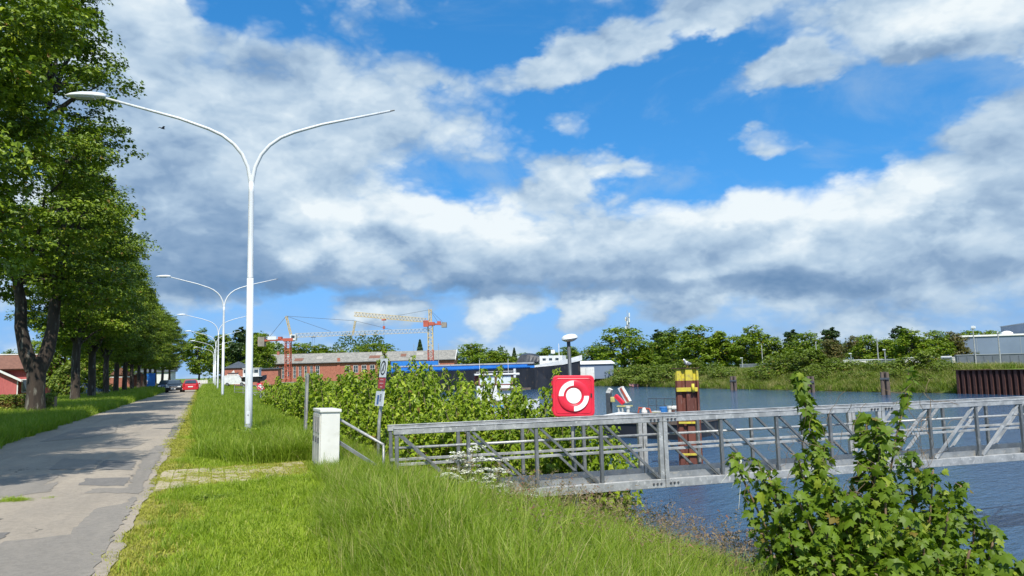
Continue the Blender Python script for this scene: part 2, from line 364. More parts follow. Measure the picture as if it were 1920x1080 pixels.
PATCH = [  # outlines on the road in metres, material
    ([(-1.84, 13.64), (-1.83, 14.52), (-1.16, 14.33), (-1.15, 13.22)], 'asphalt_patch_dark'),
    ([(-1.89, 15.85), (-1.89, 17.48), (-1.27, 16.99), (-1.24, 15.42)], 'asphalt_patch_dark'),
    ([(-1.63, 12.65), (-1.59, 13.1), (-1.10, 13.05), (-1.14, 14.6), (-1.2, 17.4), (-1.14, 20.71), (-.90, 20.64), (-.88, 12.25)], 'asphalt_patch_grey'),
    ([(-2.6, 6.0), (-2.3, 7.6), (-1.9, 9.3), (-1.32, 9.41), (-1.33, 10.34), (-1.27, 11.16), (-.98, 11.5), (-.95, 11.98), (-.88, 11.9), (-.88, 9.2), (-.88, 6.0)], 'asphalt_patch_grey'),
    ([(-3.6, 14.9), (-2.61, 15.51), (-2.34, 15.2), (-2.33, 13.9), (-2.2, 14.3), (-2.12, 13.04), (-2.9, 12.7), (-3.7, 12.9)], 'asphalt_patch_grey'),
    ([(-2.68, 16.22), (-2.79, 18.38), (-1.96, 17.6), (-1.94, 15.87)], 'asphalt_patch_grey'),
    ([(-2.35, 20.58), (-2.33, 23.29), (-1.43, 21.9), (-1.62, 20.05)], 'asphalt_patch_grey'),
    ([(-1.0, 23.49), (-1.05, 29.07), (-.86, 29.11), (-.84, 23.66)], 'asphalt_patch_dark'),
    ([(-2.5, 9.9), (-1.95, 9.81), (-1.97, 9.43), (-2.6, 9.3)], 'asphalt_patch_dark'),
    ([(-4.2, 24.0), (-4.1, 29.5), (-2.9, 30.4), (-2.6, 26.4), (-3.1, 24.4)], 'asphalt_patch_grey'),
    ([(-3.0, 33.0), (-2.9, 36.5), (-1.3, 37.5), (-1.2, 34.0)], 'asphalt_patch_grey'),
    ([(-2.2, 42.0), (-2.1, 47.0), (-1.0, 47.5), (-1.0, 43.0)], 'asphalt_patch_grey'),
    ([(-4.4, 44.0), (-4.3, 50.0), (-3.0, 52.0), (-2.8, 46.0)], 'asphalt_patch_grey'),
    ([(-2.9, 56.0), (-2.8, 66.0), (-1.0, 68.0), (-1.1, 58.0)], 'asphalt_patch_grey'),
    ([(-4.0, 72.0), (-3.9, 84.0), (-2.0, 86.0), (-2.2, 74.0)], 'asphalt_patch_grey')]
for k, (poly, mt) in enumerate(PATCH):
    pts = []; n = len(poly)
    for q in range(n):
        (x0, y0), (x1, y1) = poly[q], poly[(q+1) % n]; L = math.hypot(x1-x0, y1-y0); st = max(2, int(L/.12))
        for t in range(st):
            f = t/st; jx = .022*(0 < t); pts.append((x0+(x1-x0)*f+random.gauss(0, jx), y0+(y1-y0)*f+random.gauss(0, jx*1.6)))
    bm = bmesh.new(); vs_ = [bm.verts.new((x, y, 0)) for x, y in pts]; bm.faces.new(vs_)
    bmesh.ops.triangulate(bm, faces=bm.faces)
    for c in np.arange(-4.5, -.7, .5):
        bmesh.ops.bisect_plane(bm, geom=bm.verts[:]+bm.edges[:]+bm.faces[:], plane_co=(c, 0, 0), plane_no=(1, 0, 0))
    for v in bm.verts: v.co.z = crown_z(v.co.x+.0016*v.co.y)+.003+.0003*k
    bmesh.ops.recalc_face_normals(bm, faces=bm.faces)
    if sum(f.normal.z for f in bm.faces) < 0: bmesh.ops.reverse_faces(bm, faces=bm.faces)
    me = bpy.data.meshes.new('asphalt_patch'); bm.to_mesh(me); bm.free(); link('asphalt_patch', me, mt, road)
# ---- paved crossing of small concrete blocks between road and cabinet
pmat('paver', (.44, .37, .25), (.34, .29, .20), 5, .9, bump=.3, bscale=60, c3=(.45, .42, .2), s3=14)
pmat('paver_bed', (.30, .31, .10), (.22, .19, .12), 9, .95, bump=.5)
apron = thing('paved_crossing', 'overgrown strip of small concrete paving blocks between road and white cabinet', 'paving', (.45, 13.75, 0)); 
bed = MB()
bed.box(-1.16, 1.28, -1.22, 1.22, -.06, .012); bed.build('bedding', 'paver_bed', apron)
pm = [MB().box(-.092-d, .092+d, -.092, .092, 0, .024).mesh('paver', .012) for d in (0, .003)]
for r in range(12):
    for c in range(12):
        x, y = -1.05+c*.2+random.uniform(-.006, .006), -1.1+r*.2+random.uniform(-.006, .006)
        if random.random() < .05+.28*(c > 5): continue
        o = link('paver', pm[(r+c) % 2], 'paver', apron, (x, y, random.uniform(-.008, .0)), (random.uniform(-.03, .03), random.uniform(-.03, .03), random.uniform(-.03, .03)))
# ================================================================== vegetation
leafmat('leaf_maple', (.085, .145, .005), (.20, .285, .012), (.32, .39, .025), .15)
leafmat('leaf_far', (.11, .185, .010), (.225, .31, .018), (.30, .37, .03), .32)
leafmat('leaf_dark', (.03, .065, .014), (.06, .11, .02), None, .25)
leafmat('leaf_conifer', (.035, .075, .025), (.07, .12, .035), None, .15)
leafmat('leaf_copper', (.12, .13, .03), (.17, .15, .05), (.16, .10, .05), .3)
leafmat('leaf_shrub', (.15, .24, .010), (.33, .43, .024), (.44, .52, .05), .34)
leafmat('leaf_near', (.085, .155, .008), (.20, .29, .018), (.33, .40, .04), .30, rough=.5, spec=.28)
leafmat('leaf_bank', (.11, .17, .014), (.21, .27, .028), (.2, .24, .06), .3)
leafmat('grass_blade', (.165, .265, .014), (.31, .415, .038), (.43, .48, .10), .40, clump=1.3, spec=.25)
leafmat('grass_lawn', (.25, .37, .022), (.39, .48, .048), (.52, .52, .14), .36, clump=1.0, spec=.2)
leafmat('grass_moss', (.34, .36, .05), (.44, .42, .085), (.40, .34, .13), .25, spec=.1)
leafmat('grass_straw', (.42, .38, .16), (.50, .44, .2), (.36, .34, .1), .3, spec=.1)
leafmat('grass_seed', (.26, .20, .12), (.34, .25, .17), (.36, .17, .13), .3, spec=.1)
leafmat('hedge_leaf', (.13, .20, .02), (.24, .28, .03), (.22, .13, .03), .3)
leafmat('hedge_brown', (.15, .085, .02), (.22, .13, .03), (.2, .2, .03), .3)
pmat('bark', (.06, .043, .031), (.032, .024, .018), 3, .95, bump=.9, bscale=14, stretch=(1, 1, .25), c3=(.16, .15, .12), s3=5)
pmat('twig', (.17, .11, .065), (.24, .17, .10), 6, .9)
pmat('twig_green', (.11, .13, .04), (.15, .12, .06), 6, .8)
pmat('umbel_white', (.80, .80, .70), (.70, .72, .58), 60, .8)
DIA = (np.array([(0, -.5, 0), (.33, .0, .09), (0, .5, -.03), (-.33, .0, .09)]), np.array([(0, 1, 2), (0, 2, 3)]))
M5 = (np.array([(0, -.4, 0), (.5, -.12, -.05), (.22, .1, .06), (.0, .6, -.08), (-.22, .1, .06), (-.5, -.12, -.05)]), np.array([(0, 1, 2), (0, 2, 3), (0, 3, 4), (0, 4, 5)]))
_o = [(.06, -.38), (.30, -.42), (.34, -.26), (.62, -.14), (.40, -.02), (.52, .24), (.24, .18), (.17, .38), (0, .66)]
_o = _o+[(-x, y) for x, y in _o[-2::-1]]
_mv = [(0, -.08, .05)]+[(x, y, -.22*abs(x)**1.6-.16*max(0, y)**2) for x, y in _o]
MAPLE = (np.array(_mv), np.array([(0, k, k+1) for k in range(1, len(_o))]+[(0, len(_o), 1)]))
def unit(a): return a/np.maximum(1e-9, np.linalg.norm(a, axis=-1, keepdims=True))
def leaf_mesh(name, pos, nrm, tip, size, tpl):
    T, F = tpl; n = unit(nrm); t = unit(tip-n*np.sum(tip*n, 1, keepdims=True)); b = np.cross(t, n)
    s = size[:, None, None]
    V = pos[:, None, :]+s*(T[None, :, 0:1]*b[:, None, :]+T[None, :, 1:2]*t[:, None, :]+T[None, :, 2:3]*n[:, None, :])
    Fa = (F[None]+(np.arange(len(pos))*len(T))[:, None, None]).reshape(-1, 3)
    return np_mesh(name, V.reshape(-1, 3), Fa)
def clumps(rg, lobes, ncl, nlf, cr, flat=.55, inner=.3, up=.75):
    """clump centres on the skin of overlapping lobes, then leaves in each clump"""
    L = np.array(lobes, float); c, r = L[:, :3], L[:, 3:6]
    w = (r[:, 0]*r[:, 2]); li = rg.choice(len(L), ncl, p=w/w.sum())
    u = unit(rg.normal(size=(ncl, 3))); f = 1-inner*rg.random(ncl)**1.6
    f *= 1+.10*np.sin(u[:, 0]*5+li)*np.sin(u[:, 2]*6+li*2)
    C = c[li]+r[li]*u*f[:, None]
    q = np.min(np.linalg.norm((C[:, None]-c[None])/r[None], axis=2), axis=1)
    keep = rg.random(ncl) < np.clip((q-.45)*2.6, .12, 1); C, u = C[keep], u[keep]
    n = len(C); k = np.maximum(3, (nlf*(.5+rg.random(n))).astype(int)); idx = np.repeat(np.arange(n), k); N = len(idx)
    scl = (.65+.7*rg.random(n))[idx][:, None]
    off = np.clip(rg.normal(size=(N, 3)), -1.55, 1.55)*np.array([cr, cr, cr*flat])*scl*.62
    P = C[idx]+off
    out = u[idx]
    nr = unit(np.array([0, 0, up])+.55*out+.5*rg.normal(size=(N, 3)))
    tp = unit(off*np.array([1, 1, .2])+.25*rg.normal(size=(N, 3))+np.array([0, 0, -.12]))
    return P, nr, tp, N
def limb(mb, a, b, r0, r1, sag=.0, n=7, seg=5, rg=random):
    a, b = Vector(a), Vector(b); L = (b-a).length; pts = []
    for k in range(seg+1):
        t = k/seg; p = a.lerp(b, t); p.z += sag*L*math.sin(math.pi*t)
        if 0 < k < seg: p += Vector((rg.uniform(-1, 1), rg.uniform(-1, 1), rg.uniform(-1, 1)))*L*.03
        pts.append(p)
    mb.tube(pts, [r0+(r1-r0)*k/seg for k in range(seg+1)], n, False)
def road_tree(seed, h, rad, base, fork):
    """tall roadside maple: one trunk that splits, limbs into many leafy lobes"""
    rg = np.random.default_rng(seed); rd = random.Random(seed); lobes = []
    hh = h-base
    for k in range(30):
        t = (k+.5)/30; z = base+.6+hh*(.03+.92*t); prof = rad*(.62+.5*math.sin(math.pi*min(1, t*1.02+.08))**.8)*(1 if t < .6 else 1-.75*((t-.6)/.4)**1.6)
        a = k*2.399+rd.uniform(-.4, .4); d = prof*rd.uniform(.45, .78); s = rd.uniform(1.25, 1.9)*(1 if t < .8 else .8)
        lobes.append((d*math.cos(a), d*math.sin(a), z, s, s, s*.72))
    lobes.append((0, 0, h-1.6, 1.6, 1.6, 1.3))
    P, nr, tp, N = clumps(rg, lobes, 1080, 74, .64, .30, .42, .95)
    cm = leaf_mesh('crown', P, nr, tp, .115+.11*rg.random(N), M5); cm.materials.append(MATS['leaf_maple'])
    t = MB()
    if fork:
        t.tube([(0, 0, -.2), (.02, 0, .15), (0, 0, 1.2), (0, .02, 2.2), (-.02, 0, 2.9)], [.60, .46, .38, .40, .48], 14, False)
        tops = []
        for sx, zz in ((-.75, 6.4), (.62, 6.6)):
            t.tube([(sx*.18, 0, 2.3), (sx*.62, .03, 3.1), (sx*.95, 0, 4.3), (sx*1.0, .05, 5.4), (sx*1.25, .1, zz), (sx*1.1, .0, zz+3.5)], [.34, .31, .26, .24, .21, .14], 12, False); tops.append((sx*1.25, .1, zz))
    else:
        t.tube([(0, 0, -.2), (.02, 0, .2), (.0, 0, 1.5), (.08, .03, 3.5), (.05, -.04, base+1), (.15, .05, base+hh*.35), (0, 0, base+hh*.75)], [.50, .36, .31, .29, .26, .17, .06], 12, False); tops = [(.05, -.04, base+.2), (.12, .03, base+hh*.3)]
    for k, l in enumerate(lobes):
        a = tops[k % len(tops)] if l[2] < base+hh*.45 else (l[0]*.1, l[1]*.1, min(l[2]-1.5, base+hh*.62))
        limb(t, a, l[:3], .12 if k % 3 else .16, .02, .06, 6, 5, rd)
    tm = t.mesh('trunk', smooth=True); tm.materials.append(MATS['bark'])
    return tm, cm
def far_tree(seed, h, rad, base, mat='leaf_far', ls=.42, ncl=230, nlf=26, top=.8):
    rg = np.random.default_rng(seed); rd = random.Random(seed); lobes = []; hh = h-base
    for k in range(16):
        t = (k+.5)/16; prof = rad*(.55+.5*math.sin(math.pi*min(1, t+.1)))*(1 if t < .55 else 1-top*((t-.55)/.45)**1.5)
        a = k*2.399+rd.uniform(-.5, .5); d = prof*rd.uniform(.4, .75); s = rd.uniform(.26, .4)*rad
        lobes.append((d*math.cos(a), d*math.sin(a), base+hh*(.06+.86*t), s, s, s*.8))
    P, nr, tp, N = clumps(rg, lobes, ncl, nlf, rad*.17, .6, .35)
    cm = leaf_mesh('crown', P, nr, tp, ls*(.7+.6*rg.random(N)), DIA); cm.materials.append(MATS[mat])
    t = MB(); t.tube([(0, 0, -.3), (0, 0, .3), (.1, 0, base), (0, .1, base+hh*.5), (0, 0, base+hh*.85)], [.3*h/10, .22*h/10, .17*h/10, .1*h/10, .03], 8, False)
    for k, l in enumerate(lobes): limb(t, (0, 0, max(base*.8, l[2]-rad*.6)), l[:3], .07*h/10, .02, .05, 5, 3, rd)
    tm = t.mesh('trunk', smooth=True); tm.materials.append(MATS['bark']); return tm, cm
def conifer(seed, h, rad):
    rg = np.random.default_rng(seed); N = 3200; t = rg.random(N)**.7; a = rg.random(N)*6.283
    tier = .78+.22*np.abs(np.sin(t*34)); r = rad*(1-t)*tier*(.35+.65*rg.random(N)**.4)+.05
    P = np.stack([r*np.cos(a), r*np.sin(a), .6+t*(h-.6)-r*.25], 1); out = np.stack([np.cos(a), np.sin(a), a*0], 1)
    cm = leaf_mesh('crown', P, unit(out*.6+np.array([0, 0, .8])+.4*rg.normal(size=(N, 3))), out+np.array([0, 0, -.3]), .3+.25*rg.random(N), DIA); cm.materials.append(MATS['leaf_conifer'])
    tm = MB().tube([(0, 0, -.3), (0, 0, h*.5), (0, 0, h*.95)], [.2, .12, .03], 7).mesh('trunk'); tm.materials.append(MATS['bark']); return tm, cm
def bush(seed, w, h, mat='leaf_bank', ls=.26, ncl=150, nlf=24):
    rg = np.random.default_rng(seed); rd = random.Random(seed); lobes = []
    for k in range(11):
        a = k*2.399; d = w*.5*rd.uniform(.1, .75); z = h*rd.uniform(.22, .74)*(1-.35*(d/(w*.5)))
        s = w*rd.uniform(.16, .26); lobes.append((d*math.cos(a), d*math.sin(a), z, s, s, min(s, h*.26)))
    P, nr, tp, N = clumps(rg, lobes, ncl, nlf, w*.1, .7, .4); P[:, 2] = np.maximum(P[:, 2], .02)
    cm = leaf_mesh('foliage', P, nr, tp, ls*(.7+.6*rg.random(N)), DIA); cm.materials.append(MATS[mat])
    t = MB()
    for l in lobes: limb(t, (l[0]*.2, l[1]*.2, -.1), l[:3], .05, .012, .05, 5, 4, rd)
    tm = t.mesh('stems', smooth=True); tm.materials.append(MATS['twig']); return tm, cm
def plant_tree(name, label, pair, loc, s=1.0, rz=0.0, group=None, cat='tree', parts=('trunk', 'crown'), sz=None):
    o = thing(name, label, cat, loc, rz, group); o.scale = (s, s, sz or s)
    link(parts[0], pair[0], None, o); link(parts[1], pair[1], None, o); return o
# ---- the row of tall trees along the left verge
RT = [road_tree(11, 22.5, 4.3, 5.0, True), road_tree(12, 18.5, 4.0, 4.2, False), road_tree(13, 17.5, 4.1, 4.0, False), road_tree(14, 19.0, 4.2, 4.4, False)]
GRP = 'roadside trees in the left row'
ROW = [(0, -8.2, 10.0, .92, 1.1, None), (3, -8.3, 24.5, 1.02, .3, 'dark tree crown hanging into the top left corner above the hedge'), (0, -7.4, 41.0, 1.0, 0.0, 'tall dark roadside tree with thick V-forked trunk beside the red house'),
       (1, -8.4, 59.5, .93, 1.9, 'roadside tree with reddish single trunk at the end of the hedge'), (2, -8.4, 67.5, .90, 4.0, 'roadside tree with slim dark trunk next after the reddish-trunk tree'),
       (3, -8.5, 77.5, .78, 2.6, 'roadside tree with pale sunlit trunk before the brick garage'), (1, -8.5, 85.5, .80, 5.0, 'roadside tree with dark trunk in front of the brick garage'),
       (2, -8.5, 94.0, .82, .9, 'roadside tree between the brick garage and the blue container'), (3, -8.5, 103, .72, 3.3, 'roadside tree with pale forked trunk beside the blue container'),
       (1, -8.5, 113, .76, 2.1, 'roadside tree just past the blue container'), (2, -8.5, 123, .78, 5.4, 'roadside tree left behind the dark parked cars'), (3, -8.5, 134, .72, 1.4, 'roadside tree behind the dark oncoming car'),
       (1, -8.4, 146, .78, 3.9, 'roadside tree third from the dark end of the road'), (2, -8.0, 160, .82, .2, 'roadside tree second from the dark end of the road'), (3, -7.4, 176, .78, 4.4, 'last roadside tree of the left row before the dark end')]
for k, x, y, s, rz, lb in ROW:
    plant_tree('roadside_tree', lb or 'roadside tree nearest the viewer on the left verge', RT[k], (x, y, H(x, y)-.05), s, rz, GRP)
FT = [far_tree(21, 10, 4.2, 1.6), far_tree(22, 10, 3.6, 1.8), far_tree(23, 10, 3.9, 1.2), far_tree(24, 10, 2.9, 2.0, top=.9), far_tree(25, 10, 3.8, 1.5, 'leaf_copper'), far_tree(26, 11, 2.5, 2.2, 'leaf_dark', top=.6)]
CT = conifer(31, 8, 2.2)
BU = [bush(41, 5, 3.0), bush(42, 4.2, 2.3), bush(43, 5.5, 2.0), bush(44, 3.6, 3.2)]
# ---- trees closing the end of the road
for k, (x, y, s, lb) in enumerate([(8, 205, 1.2, 'dark tree right of the road end behind the farthest lamps'), (-2, 222, 1.3, 'dark tree closing the road end straight ahead'), (4, 236, 1.35, 'tall dark tree in the middle behind the road end'), (-12, 215, 1.2, 'dark tree left of the road end behind the row'), (14, 225, 1.25, 'dark tree behind the slate-roofed brick clubhouse, left one'), (12, 192, 1.0, 'green tree beside the left wall of the brick clubhouse')]):
    plant_tree('end_tree', lb, FT[(k*2+5) % 6 if k < 4 else k % 4], (x, y, 0), s*1.12, k*1.3, 'trees at the road end')
# ---- garden trees behind the left row
for k, (px, dp, s, lb) in enumerate([(120, 78, .72, 'leafy garden tree left of the reddish trunk behind the hedge'), (165, 92, .85, 'leafy garden tree between the reddish and the slim trunk'), (100, 118, .95, 'distant garden tree behind the red house and forked trunk'), (190, 118, .9, 'garden tree behind the pale sunlit trunk'), (232, 150, 1.0, 'garden tree behind the brick garage'), (268, 175, 1.1, 'garden tree behind the blue container'), (300, 190, 1.1, 'garden tree behind the dark parked cars'), (60, 150, 1.0, 'distant tree seen through the fork of the thick trunk'), (12, 210, 1.05, 'small distant tree above the red house roof')]):
    p = D(px, dp); plant_tree('garden_tree', lb, FT[(k*5+1) % 4], (p.x, p.y, 0), s, k*1.7, 'garden trees on the left')
for k, (px, dp, s, lb) in enumerate([(128, 66, 1.0, 'dense garden bush right of the red house'), (172, 80, 1.0, 'garden bush between two trunks beside the blue car'), (196, 92, .8, 'garden bush below the pale trunk')]):
    p = D(px, dp); plant_tree('garden_bush', lb, BU[(k+3) % 4], (p.x, p.y, 0), s, k, 'bushes in the left gardens', 'bush', ('stems', 'foliage'), s*(1.15, 1, .8)[k])
# ---- trees behind the shipyard hall
for k, (px, dp, hpx, kd, lb) in enumerate([(500, 240, 640, 0, 'dark tree behind the left crane counterweights'), (470, 232, 628, 5, 'dark tree just right of the first lamp pole'), (560, 250, 643, 2, 'dark tree behind the left crane mast'), (600, 250, 646, 1, 'tree above the hall roof right of the left crane'), (640, 255, 652, 3, 'low tree above the middle of the hall roof'), (680, 250, 648, 2, 'round low tree above the hall roof'), (712, 245, 641, 0, 'rounded tree above the hall roof, tallest there'), (440, 225, 655, 2, 'light green tree behind the brick clubhouse roof'),
        (883, 215, 642, 0, 'big round tree right of the hall gable'), (925, 230, 654, 3, 'tree right of the big round tree'), (945, 235, 660, 1, 'low tree left of the pointed conifer'), (985, 235, 661, 2, 'low tree right of the pointed conifer'), (1025, 240, 650, 1, 'grey-green tree behind the black tarpaulin'), (1066, 210, 648, 0, 'round tree behind the small harbour lamp'), (1113, 250, 656, 5, 'small dark tree left of the far bank trees')]):
    p = D(px, dp); hgt = (hor(px)-hpx)/FPX*dp+EYE; plant_tree('shipyard_tree', lb, FT[kd], (p.x, p.y, -.1), hgt/10.3*1.75, k*1.1, 'trees behind the shipyard', sz=hgt/10.3)
for px, hpx, lb in ((788, 637, 'pointed conifer above the right end of the hall roof'), (965, 652, 'pointed conifer among the trees right of the hall')):
    p = D(px, 238); hgt = (hor(px)-hpx)/FPX*238+EYE; plant_tree('conifer', lb, CT, (p.x, p.y, -.1), hgt/8, 0, 'pointed conifers behind the shipyard')
# ---- trees on the far bank, left to right
FARB = [(1170, 96, 612, 0, 1.25), (1215, 100, 640, 2, 1), (1262, 98, 616, 1, 1), (1305, 96, 610, 2, 1.1), (1350, 100, 614, 3, 1), (1385, 104, 628, 0, .9), (1413, 104, 611, 1, .95), (1455, 108, 632, 2, 1), (1487, 118, 622, 5, .9), (1512, 106, 622, 0, 1), (1560, 126, 618, 5, 1), (1560, 106, 636, 4, 1), (1605, 116, 630, 4, 1), (1630, 106, 628, 2, 1), (1668, 108, 634, 0, .9),
        (1712, 108, 617, 1, 1.1), (1690, 130, 615, 5, 1), (1755, 112, 620, 2, 1), (1790, 116, 622, 4, 1), (1825, 150, 618, 0, 1.1), (1860, 150, 620, 2, 1.1), (1240, 118, 622, 5, 1)]
KIND = ['round green', 'full green', 'broad green', 'slim green', 'copper-tinged', 'tall dark']
for k, (px, X, hpx, kd, ws) in enumerate(sorted(FARB)):
    p = AX(px, X); dp = p.dot(hf); hgt = (hor(px)-hpx)/FPX*dp+EYE+.9; s = hgt/10.2
    o = plant_tree('far_bank_tree', f'{KIND[kd]} tree on the far bank, {ORD[k]} from the left there', FT[kd], (p.x, p.y, -.95), s*ws*1.3, k*2.1, 'trees on the far bank', sz=s)
# distant wood behind everything: one mass that nobody could count
def wood():
    rg = np.random.default_rng(5); N = 26000; px = rg.uniform(380, 2150, N); P = np.zeros((N, 3))
    dep = 330+rg.random(N)*90; hh = (np.where(px < 720, 17, 9)+4*nz(px*.05, px*0, .6)+3*nz(px*.21, px*0, .5, 2))*rg.random(N)**.6
    for q in range(N):
        d = ray(px[q], 690); t = dep[q]/d.dot(hf); P[q] = (d.x*t, d.y*t, hh[q]-.8)
    nr = unit(np.array([-.3, -.6, .8])+.6*rg.normal(size=(N, 3)))
    return leaf_mesh('distant_wood', P, nr, rg.normal(size=(N, 3)), .9+.8*rg.random(N), DIA)
tag(link('distant_wood', wood(), 'leaf_dark'), 'dark line of distant woodland along the horizon', 'woodland', None, 'stuff')
# ---- bushes along the far bank
k = 0
for px, X, s, kd in [(1165, 77, 1.0, 2), (1200, 76, 1.15, 0), (1232, 77, 1.2, 1), (1262, 76, 1.25, 0), (1300, 77, 1.15, 3), (1335, 78, 1.0, 1), (1362, 76, .9, 2), (1420, 77, .62, 2), (1440, 79, .9, 1), (1470, 77, 1.25, 0), (1492, 78, 1.15, 1), (1525, 78, 1.2, 3), (1548, 77, .9, 2), (1572, 78, .95, 1), (1600, 79, .8, 2), (1635, 79, .72, 1), (1672, 79, .78, 2), (1700, 78, .9, 1), (1735, 79, .95, 3), (1765, 79, .7, 2), (1143, 80, .8, 1), (1180, 74, 1.1, 2), (1222, 74, 1.0, 2)]+[(1450, 75, .8, 2)]:
    p = AX(px, X); z = H(p.x, p.y)
    plant_tree('bank_bush', f'green bush on the far bank slope, {ORD[k]} along the waterline' if k < 24 else '', BU[kd], (p.x, p.y, z-.15), s*1.35, k*1.9, 'bushes on the far bank', 'bush', ('stems', 'foliage'), s*.95); k += 1
SPOT = ['below the copper-tinged tree', 'between the first two timber piles', 'left of the middle timber piles', 'right behind the middle timber piles', 'under the white container', 'left of the right-hand timber piles', 'right of the right-hand timber piles', 'beside the end of the sheet pile wall']
for q, (px, X, s, kd) in enumerate([(1408, 74.5, .55, 2), (1440, 74, .62, 1), (1500, 74.5, .7, 2), (1540, 74.5, .7, 0), (1590, 75, .62, 1), (1630, 75.5, .6, 2), (1690, 75.5, .62, 0), (1740, 75, .6, 2)]):
    p = AX(px, X); plant_tree('slope_bush', 'low bush half way down the far bank ' + SPOT[q], BU[kd], (p.x, p.y, H(p.x, p.y)-.15), s*1.2, q*2.3, 'low bushes on the far slope', 'bush', ('stems', 'foliage'), s*.8)
# ---- upright sapling shrubs (maple leaves along each shoot)
def shoot_points(rg, base, tipv, nl, spread, s0, s1, bottom=.12):
    """leaves set in pairs along a rising shoot"""
    t = bottom+(1-bottom)*((np.arange(nl)+rg.random(nl)*.6)/nl); base = np.asarray(base); tipv = np.asarray(tipv)
    ax = base+(tipv-base)*t[:, None]; ax[:, :2] += (.10*np.sin(t*5+rg.random()*6))[:, None]*rg.normal(size=2)*.6
    a = np.arange(nl)*1.62+rg.random(nl)*.8; r = spread*(1-.72*t**2.2)*(.35+.75*rg.random(nl))
    out = np.stack([np.cos(a), np.sin(a), 0*a], 1)
    P = ax+out*r[:, None]+np.array([0, 0, 1])*(.02-.25*r)[:, None]
    nr = unit(np.array([0, 0, .62])+out*.55+.38*rg.normal(size=(nl, 3))); tp = unit(out+np.array([0, 0, -.55])+.3*rg.normal(size=(nl, 3)))
    return P, nr, tp, (s0+(s1-s0)*t)*(.65+.6*rg.random(nl)), ax
def sapling_shrub(seed, shoots, tpl, mat, name='foliage', lean=.3):
    """shoots: (x, y, height, spread, leaves)"""
    rg = np.random.default_rng(seed); A = [[], [], [], []]; st = MB()
    for x, y, h, sp, nl in shoots:
        b = (x*.55, y*.55, -.15); tp_ = (x*(1+lean*.2), y*(1+lean*.2), h)
        q = shoot_points(rg, b, tp_, nl, sp, .15, .085)
        for i_ in range(4): A[i_].append(q[i_])
        ax = q[4]; st.tube([b]+[tuple(v) for v in ax[::max(1, len(ax)//6)]]+[tp_], [.022]+[.015]*len(ax[::max(1, len(ax)//6)])+[.004], 5, False)
    A = [np.concatenate(v) for v in A]
    return A, st
SHV = []
for sd_, n_, w_, h_ in ((51, 15, 1.5, 1.9), (52, 13, 1.3, 2.2), (53, 17, 1.7, 1.6), (54, 12, 1.2, 2.5)):
    rd = random.Random(sd_); sh = []
    for q in range(n_):
        a = q*2.399; d = w_*.5*math.sqrt((q+.5)/n_); hq = h_*rd.choice((rd.uniform(.40, .7), rd.uniform(.6, .85), rd.uniform(.8, 1.0)))*(1-.2*d/w_)
        sh.append((d*math.cos(a), d*math.sin(a), hq, rd.uniform(.24, .36), int(150*hq/1.8)+75))
    A, st = sapling_shrub(sd_, sh, M5, None)
    cm = leaf_mesh('foliage', A[0], A[1], A[2], A[3], M5); cm.materials.append(MATS['leaf_shrub'])
    tm = st.mesh('stems', smooth=True); tm.materials.append(MATS['twig_green']); SHV.append((tm, cm, h_))
THK = [  # photo column, depth, photo row of the top, variant, label
    (520, 44, 712, 2, 'leftmost low shrub behind the second lamp'), (548, 36, 708, 0, 'shrub behind the leftmost galvanised post'), (585, 30, 703, 2, 'shrub right behind the galvanised post'), (612, 27, 690, 1, 'dark shrub above the white cabinet'),
    (640, 23, 694, 0, 'shrub behind the sloping handrail'), (668, 21, 676, 3, 'tall shrub with leafy spires left of the leaning sign'), (696, 19, 688, 1, 'shrub directly left of the leaning sign pole'), (735, 18.5, 694, 0, 'shrub directly right of the leaning sign pole'),
    (760, 23, 668, 3, 'shrub with one slim spire rising against the ship'), (795, 18, 708, 2, 'shrub behind the left end of the gangway'), (830, 19, 702, 1, 'shrub left of the houseboat wheelhouse'), (868, 20, 705, 0, 'shrub just below the houseboat'), (905, 17, 748, 2, 'low shrub below the houseboat hull'),
    (945, 17.5, 742, 0, 'low shrub right of the houseboat hull'), (985, 18, 690, 3, 'tall shrub left of the red lifebuoy box'), (1018, 17, 716, 1, 'shrub half behind the red lifebuoy box'), (1060, 16.6, 770, 2, 'shrub behind the gangway below the lifebuoy box'), (1105, 16.5, 762, 0, 'shrub at the water edge right of the lifebuoy box'), (660, 17.5, 740, 2, 'low shrub behind the handrail foot'), (850, 16.2, 770, 2, 'low shrub behind the white flowers'), (770, 16, 768, 0, 'low shrub behind the first gangway post'), (960, 15.5, 800, 2, 'low shrub seen through the gangway bars')]
for k, (px, dp, top, kd, lb) in enumerate(THK):
    p = D(px, dp); z = H(p.x, p.y); zt = EYE+(hor(px)-top+10)/FPX*dp; s = max(.45, (1.0 if px < 650 else 1.14 if 740 < px < 900 else 1.06)*(zt-z)/SHV[kd][2]); w = max(.95, min(1.35, s))
    z0 = z
    if p.x > 8.4: z0 = max(z, -2.0)
    plant_tree('sapling_shrub', lb, SHV[kd][:2], (p.x, p.y, z0), w, k*1.37, 'sapling shrubs on the near bank', 'shrub', ('stems', 'foliage'), s)
